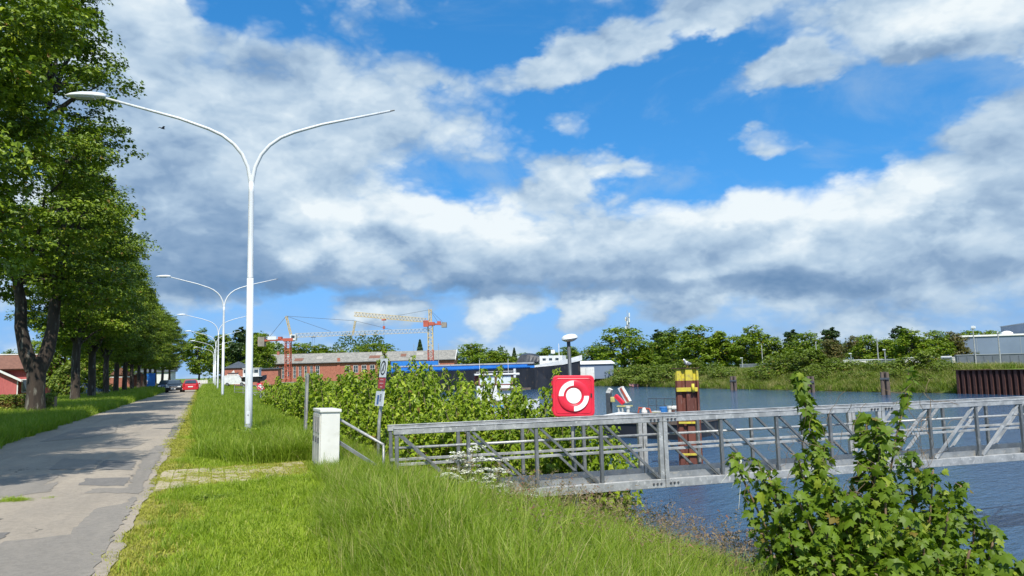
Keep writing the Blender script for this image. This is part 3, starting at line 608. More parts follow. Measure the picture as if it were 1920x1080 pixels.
# ================================================================== near built things
pmat('galvanised', (.47, .47, .455), (.30, .305, .30), 5, .48, .35, .1, 40, detail=8, c3=(.58, .575, .55), s3=16)
pmat('galvanised_dull', (.36, .37, .37), (.27, .28, .28), 5, .55, .55, .1, 30, c3=(.45, .42, .36), s3=18)
pmat('galvanised_shaded', (.20, .21, .215), (.14, .15, .155), 6, .5, .4, .08, 40, c3=(.30, .30, .29), s3=18, stretch=(1, 1, .4))  # same steel, with the shade on gangway posts and diagonals painted into the colour
pmat('deck_grating', (.58, .58, .56), (.47, .47, .46), 9, .55, .2, .25, 90)
pmat('bolt_steel', (.16, .16, .17), (.1, .1, .1), 20, .5, .7)
pmat('lamp_white', (.66, .69, .71), (.58, .61, .63), 2.5, .42, bump=.04, stretch=(3, 3, .25), c3=(.50, .51, .50), s3=5)
pmat('lamp_head', (.74, .77, .79), (.68, .71, .73), 5, .3)
pmat('lamp_lens', (.55, .57, .58), (.45, .47, .48), 5, .2)
pmat('cabinet_white', (.70, .70, .65), (.64, .64, .59), 3, .55, bump=.05, bscale=20, c3=(.60, .60, .54), s3=4)
pmat('cabinet_front', (.62, .62, .56), (.50, .49, .44), 7, .6, bump=.1, c3=(.38, .36, .31), s3=11, stretch=(1, 1, .4))
pmat('cabinet_grille', (.40, .39, .37), (.30, .29, .28), 30, .7, bump=.5, bscale=120)
pmat('buoy_red', (.72, .030, .060), (.66, .024, .050), 3, .38, spec=.4, c3=(.60, .03, .05), s3=12)
pmat('reflective_white', (.86, .87, .84), (.80, .82, .79), 12, .4)
pmat('black_paint', (.02, .02, .022), (.03, .03, .03), 5, .5)
pmat('dark_grey_steel', (.10, .115, .13), (.075, .085, .095), 5, .5, .3)
pmat('sign_white', (.72, .75, .78), (.64, .68, .72), 4, .35, c3=(.52, .54, .54), s3=10)
pmat('sign_red', (.42, .025, .03), (.34, .02, .025), 4, .4)
pmat('sign_blue', (.03, .10, .30), (.05, .13, .34), 25, .4, lo=.45, hi=.55)
pmat('sign_red_mark', (.68, .35, .33), (.6, .3, .3), 9, .4)
# ---- gangway: two steel trusses with a plated deck
BA, BB = Vector((2.75, 11.62, 0)), Vector((14.3, 10.36, 0)); bdir = (BB-BA).normalized(); bper = Vector((-bdir.y, bdir.x, 0))
gw = thing('gangway', 'galvanised steel truss gangway from the grassy bank across the water', 'gangway', BA, math.atan2(bdir.y, bdir.x))
BAY, NB_, WID = 1.138, 20, .80
ZT, ZB = .79, -.27           # top of handrail chord, top of floor chord
Lg = BAY*NB_
for k_, yy in (('near', 0.0), ('far', WID)):
    sgn = -1 if yy == 0 else 1
    # top chord: box profile with a lip, in three lengths bolted at the double posts
    for a_ in range(0, NB_, 4):
        x0, x1 = a_*BAY-(.05 if a_ == 0 else -.004), (a_+4)*BAY-.004
        MB().box(x0, x1, yy-.045, yy+.045, ZT-.10, ZT-.012).box(x0, x1, yy-.055, yy+.055, ZT-.0119, ZT).build('top_chord', 'galvanised', gw, .006, seg=1)
        MB().box(x0, x1, yy-.05, yy+.05, ZB-.145, ZB).build('bottom_chord', 'galvanised', gw, .006, seg=1)
        MB().box(x0+.06, x1-.06, yy-sgn*.075-.006, yy-sgn*.075+.006, ZB-.02, ZB+.10).build('kick_plate', 'galvanised_dull', gw)
        MB().box(x0+.03, x1-.03, yy-sgn*.055-.012, yy-sgn*.055+.012, .20, .245).build('middle_rail', 'galvanised', gw, .004, seg=1)
        if yy == 0: MB().tube([(x0+.02, yy+.075, .475), (x1-.02, yy+.075, .475)], .021, 10).build('handrail_tube', 'galvanised', gw, smooth=True)
        if a_:
            for dx in (-.23, -.16, -.09, .09, .16, .23):
                for zz in (ZT-.055, ZB-.07):
                    MB().tube([(a_*BAY+dx, yy+sgn*.044, zz), (a_*BAY+dx, yy+sgn*.066, zz)], .019, 6).build('bolt', 'bolt_steel', gw)
    for p_ in range(NB_+1):
        x = p_*BAY
        if p_ % 4 == 0 and 0 < p_:
            for dx in (-.045, .045): MB().box(x+dx-.038, x+dx+.038, yy-.04, yy+.04, ZB-.001, ZT-.101).build('post', 'galvanised', gw, .005, seg=1)
        else:
            MB().box(x-.028, x+.028, yy-.03, yy+.03, ZB-(.001 if p_ else .35), ZT-.101).build('post', 'galvanised_shaded', gw, .005, seg=1)
        if p_ < NB_:
            if p_ < 8 or p_ >= 12+4: a0, b0 = (x+.07, ZT-.11), (x+BAY-.07, ZB+.01)
            else: a0, b0 = (x+BAY-.07, ZT-.11), (x+.07, ZB+.01)
            MB().bar((a0[0], yy, a0[1]), (b0[0], yy, b0[1]), .038, .05, (0, 1, 0)).build('diagonal', 'galvanised_shaded' if p_ < 8 else 'galvanised', gw)  # left-hand diagonals get the steel with shade in its colour
for p_ in range(NB_):
    MB().box(p_*BAY+.006, (p_+1)*BAY-.006, .052, WID-.052, ZB-.045, ZB-.02).build('deck_plate', 'deck_grating', gw)
    MB().box(p_*BAY-.03, p_*BAY+.03, .05, WID-.05, ZB-.13, ZB-.046).build('cross_beam', 'galvanised_dull', gw)
MB().box(-.6, .5, -.25, WID+.25, -.75, ZB-.15).build('foundation', pmat('concrete', (.38, .36, .32), (.3, .28, .25), 6, .9, bump=.3), gw)
MB().tube([(Lg-.4, .1, -4.5), (Lg-.4, .1, ZB-.146)], .16, 12).tube([(Lg-.4, WID-.1, -4.5), (Lg-.4, WID-.1, ZB-.146)], .16, 12).build('support_pile', 'galvanised_dull', gw)
# ---- street lamps with two swan-neck arms
ARM = [(0, 6.5), (.02, 6.75), (.09, 7.13), (.24, 7.47), (.45, 7.73), (.73, 7.95), (1.07, 8.11), (1.8, 8.36), (3.6, 8.82)]
def lamp_mesh():
    out = {}
    out['pole'] = MB().tube([(0, 0, -.4), (0, 0, 1.0), (0, 0, 4.2)], [.095, .093, .082], 16).tube([(0, 0, 4.2), (0, 0, 4.22), (0, 0, 6.45), (0, 0, 6.72)], [.082, .076, .068, .070], 16).mesh('pole', smooth=True)
    for s, nm in ((-1, 'l'), (1, 'r')):
        out['arm'+nm] = MB().tube([(s*x, 0, z) for x, z in ARM], [.06, .056, .050, .047, .045, .043, .041, .037, .030], 12).mesh('arm', smooth=True)
    out['cap'] = MB().tube([(3.6, 0, 8.82), (3.72, 0, 8.85)], [.022, .02], 8).mesh('arm_end')
    # lamp head: flat tapering shell tilted up along the arm
    h = MB(); prof = [(-.02, .06, .07), (.06, .10, .10), (.28, .15, .12), (.55, .165, .11), (.78, .12, .075), (.92, .04, .025)]
    n = 12; b = 0
    for d, w, t in prof:
        for q in range(n):
            a = 2*math.pi*q/n; h.V.append((-3.56-d, w*math.cos(a), 8.84-.02*d+(t if math.sin(a) > 0 else t*.35)*math.sin(a)))
    for i_ in range(len(prof)-1):
        for q in range(n): h.F.append((i_*n+q, i_*n+(q+1) % n, (i_+1)*n+(q+1) % n, (i_+1)*n+q))
    h.F.append(tuple(range(n))); h.F.append(tuple(range((len(prof)-1)*n, len(prof)*n)))
    out['head'] = h.mesh('lamp_head', smooth=True)
    out['lens'] = MB().box(-4.25, -3.8, -.1, .1, 8.775, 8.83).mesh('lens', .015)
    out['hatch'] = MB().box(-.045, .045, -.101, -.08, .5, .8).mesh('hatch', .004); out['lock'] = MB().tube([(0, -.101, .72), (0, -.109, .72)], .014, 8).mesh('lock')
    for k2, mt in (('pole', 'lamp_white'), ('arml', 'lamp_white'), ('armr', 'lamp_white'), ('cap', 'dark_grey_steel'), ('head', 'lamp_head'), ('lens', 'lamp_lens'), ('hatch', 'lamp_white'), ('lock', 'bolt_steel')): out[k2].materials.append(MATS[mt])
    return out
LM = lamp_mesh()
LMP = [(.99, 20.2, 'nearest white twin-arm street lamp, lamp head on its left arm only'), (1.05, 57.5, 'second white twin-arm street lamp along the verge'), (1.15, 92.5, 'third white twin-arm street lamp along the verge'), (1.2, 125, 'fourth white twin-arm street lamp, farther down the verge'), (1.3, 158, 'fifth white twin-arm street lamp, near the clubhouse'), (1.4, 191, 'farthest white twin-arm street lamp at the road end')]
for x, y, lb in LMP:
    t = thing('street_lamp', lb, 'street lamp', (x, y, H(x, y)-.02), R(-10) if y < 30 else random.uniform(-.04, .02), 'white street lamps along the verge')
    for k2, nm in (('pole', 'pole'), ('arml', 'arm'), ('armr', 'arm'), ('cap', 'arm_end')): 
        o = link(nm, LM[k2], None, t)
        if k2 == 'pole':
            hp = link('hatch', LM['hatch'], None, o); link('lock', LM['lock'], None, o)
    hd = link('lamp_head', LM['head'], None, t); link('lens', LM['lens'], None, hd)
# ---- cable cabinet
cb = thing('cable_cabinet', 'white cable distribution cabinet standing in the grass beside the paved strip', 'cabinet', (1.80, 13.35, H(1.9, 13.9)), R(-1.5)); cb.rotation_euler = (R(-1), R(1.5), R(-1.5))
MB().box(.02, .34, .02, 1.16, -.3, 1.03).build('housing', 'cabinet_white', cb, .008)
MB().box(-.004, .365, -.005, 1.185, 1.0301, 1.085).build('roof', 'cabinet_white', cb, .014)
for q in range(3):
    y0 = .05+q*.365; d = MB().box(-.002, .019, y0, y0+.345, .12, 1.0).build('door', 'cabinet_front', cb, .006)
    MB().box(-.010, -.003, y0+.04, y0+.305, .68, .95).build('grille', 'cabinet_grille', d)
    MB().box(-.03, -.003, y0+.05, y0+.075, .5, .6).build('handle', 'dark_grey_steel', d, .004)
MB().box(.01, .35, .01, 1.17, -.3, .09).build('plinth', 'concrete', cb, .006)
# ---- sloping handrail next to the cabinet
hr = thing('handrail', 'pale metal pipe handrail sloping down the bank beside the white cabinet', 'handrail', (2.32, 13.6, H(2.3, 13.6)))
e_ = DP(719, 834, 12.6)-Vector(hr.location); s_ = Vector((0, 0, 1.0))
q0 = DP(634, 785, 13.4)-Vector(hr.location)
MB().tube([q0+Vector((-.08, .1, 0)), q0, q0.lerp(e_, .5), e_], .024, 10).build('top_rail', 'galvanised', hr, smooth=True)
MB().tube([q0, (q0.x+.0, q0.y, -.5)], .024, 10).build('post', 'galvanised', hr, smooth=True)
q1 = DP(634, 828, 13.4)-Vector(hr.location); MB().bar(q1, q1.lerp(e_+Vector((0, 0, -.42)), 1.0), .02, .06).build('lower_rail', 'galvanised_dull', hr)
MB().tube([e_, (e_.x, e_.y, e_.z-.7)], .022, 10).build('post', 'galvanised_dull', hr, smooth=True)
# ---- leaning sign pole with three plates
sp = D(706, 15.0); sz_ = H(sp.x, sp.y); sg = thing('sign_post', 'leaning pole with round prohibition sign, red plate and small notice', 'sign', (sp.x, sp.y, sz_))
l0 = Vector((0, 0, -.2)); l1 = DP(711, 790, 15)-Vector(sg.location); l2 = DP(718, 733, 15)-Vector(sg.location); l3 = DP(724, 680, 15)-Vector(sg.location)
MB().tube([l0, l1, l2, l3], .034, 10).build('pole', 'galvanised', sg, smooth=True)
ax_ = (l3-l2).normalized()
# plates stand nearly edge-on to the viewer
fx = Vector((-.988, -.155, 0)).normalized(); rx_ = Vector((-fx.y, fx.x, 0))
def plate(name, c, w, h, mat, off, par, d=.006):
    c = c+fx*off; u = rx_*(w/2); v = ax_*(h/2); f = fx*(d/2); q = [-u-v, u-v, u+v, -u+v]
    return MB().add([c+a-f for a in q]+[c+a+f for a in q], [(0, 1, 2, 3), (7, 6, 5, 4), (0, 4, 5, 1), (1, 5, 6, 2), (2, 6, 7, 3), (3, 7, 4, 0)]).build(name, mat, par)
A_ = l2+ax_*.46; B_ = l2+ax_*.155; C_ = l2-ax_*.15
pa = plate('sign_plate', A_, .36, .37, 'sign_white', .045, sg)
def ring_on(c, r0, r1, off, mat, par, name, a0=0, a1=360, n=28):
    mb = MB(); c = c+fx*off
    for q in range(n+1):
        a = R(a0+(a1-a0)*q/n)
        for r_ in (r0, r1): mb.V.append(tuple(c+rx_*math.cos(a)*r_+ax_*math.sin(a)*r_))
    for q in range(n): mb.F.append((2*q, 2*q+1, 2*q+3, 2*q+2))
    return link(name, mb.mesh(name, rec=False), mat, par)
ring_on(A_, .11, .145, .0505, 'black_paint', pa, 'symbol_ring'); c0 = A_+fx*.0505
MB().bar(c0-rx_*.05-ax_*.07, c0+rx_*.05+ax_*.08, .004, .03, rx_).build('symbol_bar', 'black_paint', pa); MB().bar(c0-ax_*.06+rx_*.02, c0+ax_*.04+rx_*.02, .004, .022, rx_).build('symbol_bar', 'black_paint', pa)
pb = plate('red_plate', B_, .36, .215, 'sign_red', .045, sg)
for dz, wd in ((.07, .16), (.0, .2), (-.07, .12)): plate('red_plate_line', B_+ax_*dz, wd, .022, 'sign_red_mark', .051, pb, .003)
pc = plate('notice_board', C_, .42, .29, 'sign_white', .05, sg, .02)
plate('notice_picture', C_-rx_*.06+ax_*-.02, .10, .18, 'sign_blue', .063, pc, .003)
for dz in (.08, .05, .02, -.01, -.04): plate('notice_line', C_+rx_*.07+ax_*dz, .09, .012, 'dark_grey_steel', .063, pc, .003)
# ---- plain galvanised post
gp = D(571, 20); gpo = thing('steel_post', 'bare galvanised steel channel post standing left of the shrubs', 'post', (gp.x, gp.y, H(gp.x, gp.y)))
tp_ = DP(576, 700, 20)-Vector(gpo.location)
MB().bar((0, 0, -.3), tp_, .07, .012).build('web', 'galvanised', gpo)
for dx in (-.035, .035): MB().bar((dx, -.03, -.3), tp_+Vector((dx, -.03, 0)), .012, .07).build('flange', 'galvanised_dull', gpo)
# ---- small harbour lamp behind the gangway and the lifebuoy box on it
lp = D(1072, 14.6); lpo = thing('harbour_lamp', 'small grey lamp post with oval mushroom head behind the gangway', 'lamp', (lp.x, lp.y, H(lp.x, lp.y)))
t3 = DP(1066, 640, 14.6)-Vector(lpo.location)
MB().tube([(0, 0, -.4), (0, 0, .4), t3], [.045, .045, .036], 12).build('post', 'dark_grey_steel', lpo, smooth=True)
hd = MB().lathe([(0, -.035), (.05, -.05), (.10, -.035), (.155, .0), (.16, .012)], 20).build('lamp_underside', 'lamp_lens', lpo, smooth=True, loc=t3+Vector((.03, 0, .04)), rot=(0, R(-8), 0))
hd2 = MB().lathe([(.162, .012), (.155, .05), (.115, .085), (.05, .10), (0, .103)], 20).build('lamp_cover', 'sign_white', lpo, smooth=True, loc=t3+Vector((.03, 0, .04)), rot=(0, R(-8), 0))
def lifebuoy_box(name, label, loc, rz, s=1.0, tilt=0):
    """local: face looks along -y, centre at the box middle"""
    t = thing(name, label, 'lifebuoy box', loc, rz); t.rotation_euler = (0, tilt, rz); t.scale = (s, s, s)
    def rr(w, h, r, n=6):
        pts = []
        for cx, cz, a0 in ((w-r, h-r, 0), (-w+r, h-r, 90), (-w+r, -h+r, 180), (w-r, -h+r, 270)):
            for q in range(n+1):
                a = R(a0+90*q/n); pts.append((cx+r*math.cos(a), cz+r*math.sin(a)))
        return pts
    MB().prism(rr(.385, .375, .08), -.02, .12, 'y').build('back_shell', 'buoy_red', t, .012)
    lid = MB().prism(rr(.392, .382, .085), -.10, -.025, 'y').build('lid', 'buoy_red', t, .02)
    # raised buoy-shaped ring pressed into the lid
    n = 48; mb = MB(); prof = [(.150, -.101), (.162, -.118), (.185, -.127), (.275, -.127), (.295, -.118), (.305, -.101)]
    for r_, y_ in prof:
        for q in range(n): mb.V.append((r_*math.cos(2*math.pi*q/n), y_, r_*math.sin(2*math.pi*q/n)))
    for i_ in range(len(prof)-1):
        for q in range(n): mb.F.append((i_*n+q, i_*n+(q+1) % n, (i_+1)*n+(q+1) % n, (i_+1)*n+q))
    ring = mb.build('pressed_ring', 'buoy_red', lid, smooth=True)
    def flat(r0, r1, a0, a1, y_, nm, par, m=20):
        f = MB()
        for q in range(m+1):
            a = R(a0+(a1-a0)*q/m); f.V += [(r0*math.cos(a), y_, r0*math.sin(a)), (r1*math.cos(a), y_, r1*math.sin(a))]
        for q in range(m): f.F.append((2*q, 2*q+1, 2*q+3, 2*q+2))
        return f.build(nm, 'reflective_white', par)
    flat(.192, .283, 90, 180, -.1295, 'white_segment', lid); flat(.192, .283, 270, 360, -.1295, 'white_segment', lid)
    MB().lathe([(0, 0), (.140, 0), (.148, -.012)], 32).build('white_disc', 'reflective_white', lid, loc=(0, -.117, 0), rot=(R(90), 0, 0))
    MB().box(.315, .345, -.108, -.098, -.03, .045).build('latch', 'black_paint', lid)
    for zz in (-.24, .0, .24): MB().tube([(-.398, -.06, zz-.04), (-.398, -.06, zz+.04)], .014, 8).build('hinge', 'buoy_red', t)
    # pressed frame line round the lid
    o_ = rr(.34, .33, .06); i2 = rr(.33, .32, .055); f = MB(); m_ = len(o_)
    f.V = [(a, -.1025, b) for a, b in o_]+[(a, -.108, b) for a, b in i2]; f.F = [(q, (q+1) % m_, (q+1) % m_+m_, q+m_) for q in range(m_)]
    f.build('pressed_frame', 'buoy_red', lid)
    return t
bx = DP(1074.5, 742, 14.0)
lb1 = lifebuoy_box('lifebuoy_box', 'big red lifebuoy box with white ring segments above the gangway rail', bx, R(-20), .985, R(1.2))
MB().box(-.06, .06, .121, .52, -.05, .05).build('bracket', 'galvanised_dull', lb1); MB().tube([(.0, .16, .2), (0, .16, -1.6)], .03, 10).build('mounting_tube', 'galvanised', lb1, smooth=True)
# ---- second, far lifebuoy box with a low railing beyond the second lamp
q_ = D(489, 62); lb2 = lifebuoy_box('lifebuoy_box', 'small distant red lifebuoy box on a post right of the first lamp pole', (q_.x, q_.y, DP(489, 725, 62).z), R(8), .78)
MB().box(-.05, .05, .13, .18, -1.6, .3).build('post', 'galvanised', lb2)
rl = D(440, 64); rl2 = D(508, 60); fr_ = thing('low_railing', 'low pale pipe railing beside the distant lifebuoy box', 'railing', (rl.x, rl.y, 0))
dv = rl2-rl
for zz in (.35, .62, .95): MB().tube([(0, 0, zz), (dv.x, dv.y, zz-.05)], .025, 6).build('rail', 'galvanised', fr_)
for t_ in (0, .25, .5, .75, 1): MB().tube([(dv.x*t_, dv.y*t_, -.3), (dv.x*t_, dv.y*t_, .97)], .025, 6).build('post', 'galvanised', fr_)
MB().tube([(dv.x*.25, dv.y*.25, .9), (dv.x*.6, dv.y*.6, .1)], .025, 6).build('brace', 'galvanised', fr_); MB().tube([(dv.x*.6, dv.y*.6, .9), (dv.x*.85, dv.y*.85, .1)], .025, 6).build('brace', 'galvanised', fr_)
# ---- steel dolphin pile standing in the water
pmat('pile_red', (.17, .052, .033), (.11, .035, .025), 3, .75, bump=.15, stretch=(1, 1, .3), c3=(.2, .10, .08), s3=7)
pmat('pile_dark', (.07, .03, .022), (.045, .022, .018), 4, .8, bump=.2, stretch=(1, 1, .3))
pmat('pile_yellow', (.62, .52, .035), (.50, .42, .06), 6, .6, c3=(.34, .26, .08), s3=12)
dp_ = D(1286, 26.5); dl = thing('mooring_pile', 'rust red sheet steel mooring pile with yellow painted top', 'mooring pile', (dp_.x, dp_.y, 0), R(-35))
SEC = [(-.40, .28), (-.40, -.12), (-.33, -.2), (-.20, -.2), (-.15, -.12), (-.08, -.12), (-.03, -.22), (.19, -.22), (.24, -.12), (.30, -.12), (.34, -.2), (.40, -.2), (.42, .28)]
ztop = DP(1283, 691, 26.5).z
MB().prism(SEC, -5, ztop-.42, 'z').build('shaft', 'pile_red', dl)
MB().prism([(x*1.004, y*1.004) for x, y in SEC], ztop-.4195, ztop, 'z').build('yellow_top', 'pile_yellow', dl)
MB().box(-.5, .45, -.26, .31, ztop+.001, ztop+.022).build('cap_plate', 'pile_dark', dl)
for zz, x0, hb_ in ((.80, -.36, .07), (-.34, -.34, .035), (-1.42, -.34, .035)):
    b_ = MB().box(x0, .36, -.29, -.222, zz-hb_, zz+hb_).build('yellow_bracket', 'pile_yellow', dl, .01)
    if zz > 0: MB().tube([(.2, -.32, zz-.09), (.2, -.32, zz+.2)], .055, 10).build('bollard_pin', 'pile_yellow', b_, smooth=True)
MB().bar((.44, 0, -.2), (.9, -.1, -.9), .09, .06).bar((.44, 0, -.3), (.95, -.1, -.22), .08, .06).build('side_bracket', 'dark_grey_steel', dl)
# ---- gull on the pile
pmat('gull_white', (.75, .76, .76), (.62, .64, .66), 8, .7); pmat('gull_grey', (.28, .30, .32), (.22, .24, .26), 8, .7); pmat('beak_yellow', (.6, .4, .05), None, 9, .5)
gl = thing('gull', 'grey and white gull perched on top of the yellow pile', 'gull', (dp_.x+.06, dp_.y+.02, ztop+.022), R(200))
g = MB(); ringp = [(-.24, .005, .12), (-.17, .035, .135), (-.08, .062, .15), (.02, .075, .165), (.09, .07, .19), (.125, .045, .235), (.145, .04, .27), (.175, .034, .285), (.205, .02, .28), (.222, .004, .275)]
for x, r_, z in ringp:
    for q in range(10): a = 2*math.pi*q/10; g.V.append((x, r_*.9*math.cos(a), z+r_*math.sin(a)))
for i_ in range(len(ringp)-1):
    for q in range(10): g.F.append((i_*10+q, i_*10+(q+1) % 10, (i_+1)*10+(q+1) % 10, (i_+1)*10+q))
g.build('body', 'gull_white', gl, smooth=True)
for sgn in (-1, 1):
    w = MB().add([(.09, sgn*.068, .20), (.02, sgn*.082, .215), (-.12, sgn*.062, .185), (-.28, sgn*.02, .15), (-.12, sgn*.075, .13), (.03, sgn*.085, .14), (.0, sgn*.095, .18)], [(0, 1, 6), (1, 2, 6), (2, 3, 6), (3, 4, 6), (4, 5, 6), (5, 0, 6)]).build('wing', 'gull_grey', gl, smooth=True)
    MB().tube([(.0, sgn*.03, .0), (.0, sgn*.03, .11)], .007, 6).build('leg', 'beak_yellow', gl)
MB().tube([(.215, 0, .277), (.262, 0, .268)], [.012, .003], 6).build('beak', 'beak_yellow', gl)
# ---- bird in flight, far up
bp = DP(305, 241, 60); br_ = thing('flying_bird', 'tiny dark bird flying in the sky left of the nearest lamp', 'bird', bp, R(40))
MB().tube([(-.25, 0, 0), (-.1, 0, .01), (.1, 0, .02), (.22, 0, .02)], [.01, .06, .06, .015], 8).build('body', 'black_paint', br_, smooth=True)
for sgn in (-1, 1): MB().add([(.1, 0, .03), (-.1, 0, .03), (-.12, sgn*.22, .14), (-.16, sgn*.45, .06), (.06, sgn*.24, .15)], [(0, 1, 2, 4), (4, 2, 3)]).build('wing', 'black_paint', br_)
# ================================================================== harbour and far things
pmat('hull_black', (.012, .014, .020), (.02, .022, .03), .6, .45, stretch=(1, 1, .3), c3=(.05, .04, .035), s3=2)
pmat('hull_blue', (.02, .16, .52), (.03, .20, .60), .7, .4, c3=(.06, .22, .5), s3=3)
pmat('ship_white', (.72, .73, .72), (.62, .64, .64), 1.5, .5, c3=(.5, .47, .42), s3=4)
pmat('hatch_grey', (.42, .42, .40), (.33, .33, .32), 1.2, .6)
pmat('tarp_black', (.02, .022, .027), (.035, .04, .048), 1.5, .35, bump=.8, bscale=2.5)
pmat('glass_dark', (.03, .045, .06), (.05, .07, .09), 1.5, .08, spec=.8)
pmat('glass_pale', (.55, .63, .68), (.65, .72, .75), 2, .15, spec=.6)
pmat('frame_red', (.22, .035, .025), (.16, .03, .022), 3, .5)
pmat('brick_red', (.40, .15, .10), (.31, .11, .075), 2.2, .9, bump=.3, bscale=9, c3=(.46, .21, .15), s3=7)
pmat('roof_grey', (.27, .26, .23), (.19, .185, .165), 1.1, .9, bump=.3, bscale=4, c3=(.36, .35, .31), s3=2.4, stretch=(1, 1, 1))
pmat('slate', (.07, .085, .10), (.05, .06, .075), 3, .6, bump=.3)
pmat('tile_brown', (.22, .105, .07), (.16, .075, .05), 4, .8, bump=.6, bscale=8)
pmat('wood_red', (.50, .13, .12), (.42, .10, .10), 2, .8, bump=.4, bscale=14, stretch=(6, 6, .5))
pmat('trim_white', (.78, .78, .76), (.70, .70, .68), 4, .6)
pmat('crane_red', (.46, .10, .055), (.36, .075, .045), 1, .6)
pmat('crane_yellow', (.58, .45, .20), (.52, .39, .17), 1, .6); pmat('crane_pale', (.52, .47, .36), (.46, .42, .33), 1, .6)
pmat('concrete_block', (.30, .27, .22), (.22, .2, .17), 1, .9)
pmat('cable', (.08, .08, .085), None, 2, .6)
pmat('cladding_blue', (.17, .22, .30), (.145, .19, .265), .2, .5)
pmat('cladding_grey', (.30, .33, .36), (.26, .29, .32), .2, .55)
pmat('container_white', (.70, .70, .66), (.60, .60, .56), .8, .6, c3=(.5, .46, .4), s3=3)
pmat('container_grey', (.13, .15, .18), (.10, .12, .14), .8, .6)
pmat('sheet_rust', (.115, .042, .030), (.07, .028, .022), .8, .8, bump=.2, stretch=(1, 1, .3), c3=(.16, .075, .05), s3=3)
pmat('timber_grey', (.15, .115, .09), (.095, .072, .06), 3, .9, bump=.4, stretch=(3, 3, .4))
pmat('car_black', (.012, .014, .018), (.016, .018, .022), 2, .22, coat=.6)
pmat('car_red', (.50, .012, .02), (.46, .011, .018), 2, .25, coat=.6)
pmat('car_blue', (.03, .06, .12), None, 2, .25, coat=.5)
pmat('tyre', (.02, .02, .02), (.03, .03, .03), 8, .8); pmat('rim', (.35, .36, .37), None, 8, .35, .7)
pmat('light_glass', (.75, .77, .76), None, 8, .12); pmat('tail_red', (.45, .01, .01), None, 8, .2)
pmat('drum_blue', (.03, .18, .5), None, 3, .5); pmat('crate_yellow', (.6, .55, .2), None, 3, .6)
def rbox(par, nm, mat, x0, x1, y0, y1, z0, z1, bevel=0.0): return MB().box(x0, x1, y0, y1, z0, z1).build(nm, mat, par, bevel)
def window(par, x0, x1, z0, z1, y, cols=2, rows=2, frame='trim_white', glass='glass_dark', fw=.05):
    """window on a wall that faces -y at y: frame proud of the wall, each pane its own piece"""
    f = MB(); d0, d1 = y-.05, y-.004
    f.box(x0-fw, x1+fw, d0, d1, z1, z1+fw).box(x0-fw, x1+fw, d0-.02, d1, z0-fw, z0).box(x0-fw, x0, d0, d1, z0, z1).box(x1, x1+fw, d0, d1, z0, z1)
    for c in range(1, cols): xx = x0+(x1-x0)*c/cols; f.box(xx-fw*.4, xx+fw*.4, d0+.005, d1, z0, z1)
    for r in range(1, rows): zz = z0+(z1-z0)*r/rows; f.box(x0, x1, d0+.008, d1, zz-fw*.4, zz+fw*.4)
    o = f.build('window', frame, par)
    for c in range(cols):
        for r in range(rows):
            a0, a1 = x0+(x1-x0)*c/cols, x0+(x1-x0)*(c+1)/cols; b0, b1 = z0+(z1-z0)*r/rows, z0+(z1-z0)*(r+1)/rows
            MB().box(a0+.01, a1-.01, y-.02, y-.006, b0+.01, b1-.01).build('pane', glass, o)
    return o
RZ = -YAW     # buildings and ships that lie across the view
# ---- long shipyard hall
hp = D(497, 190); hall = thing('shipyard_hall', 'long low red brick shipyard hall with weathered grey roof', 'hall', (hp.x, hp.y, -.2), RZ)
Lh = 353/FPX*190; ev, rg_ = 4.75, 7.2
rbox(hall, 'front_wall', 'brick_red', 0, Lh, 0, .4, 0, ev); rbox(hall, 'back_wall', 'brick_red', 0, Lh, 9.6, 10, 0, ev)
for x in (0, Lh-.4): MB().prism([(.401, 0), (9.599, 0), (9.599, ev), (5, rg_-.1), (.401, ev)], x, x+.4, 'x').build('gable_wall', 'brick_red', hall)
rf = MB().prism([(-.4, ev-.05), (5, rg_), (5, rg_+.18), (-.5, ev+.12)], -.3, Lh+.3, 'x').build('roof_slope', 'roof_grey', hall)
MB().prism([(10.4, ev-.05), (5, rg_-.001), (5, rg_+.179), (10.5, ev+.12)], -.3, Lh+.3, 'x').build('roof_slope', 'roof_grey', hall)
rbox(rf, 'gutter', 'dark_grey_steel', -.3, Lh+.3, -.62, -.5, ev-.05, ev+.07)
MB().prism([(-.55, ev-.1), (5, rg_-.06), (5, rg_+.3), (-.6, ev+.2)], Lh+.301, Lh+.42, 'x').build('barge_board', 'trim_white', hall)
MB().box(18.3, 19.0, -.15, .0, 0, ev+1.2).build('chimney', 'brick_red', hall)
MB().box(1.5, 2.1, 4.6, 5.4, rg_-.3, rg_+.9).build('chimney', 'brick_red', hall)
for q in range(9): window(hall, 1.5+q*1.42, 2.35+q*1.42, 1.2, 4.05, 0, 2, 3, fw=.06)
for q in range(9): rbox(hall, 'pilaster', 'brick_red', .75+q*1.42, 1.12+q*1.42, -.12, 0, 0, 4.4)
for q in range(5): window(hall, 20.3+q*2.1, 21.4+q*2.1, 2.2, 3.9, 0, 2, 2, fw=.06)
for q in range(6): window(hall, 32.5+q*2.1, 33.6+q*2.1, 2.2, 3.9, 0, 2, 2, fw=.06)
for q, (x, w, t_) in enumerate([(7, 2.2, .2), (12.5, 1.5, .35), (26, 2.8, .3), (27.5, 1.6, .6), (34, 1.4, .4), (38, 1.8, .5)]):
    y0, y1 = -.45+5.4*t_, -.45+5.4*(t_+.3); sl = (rg_-ev)/5.4
    MB().add([(x, y0, ev+.12+(y0+.5)*sl+.05), (x+w, y0, ev+.12+(y0+.5)*sl+.05), (x+w, y1, ev+.12+(y1+.5)*sl+.05), (x, y1, ev+.12+(y1+.5)*sl+.05)], [(0, 1, 2, 3)]).build('roof_repair', 'concrete' if q % 2 else 'tile_brown', rf)
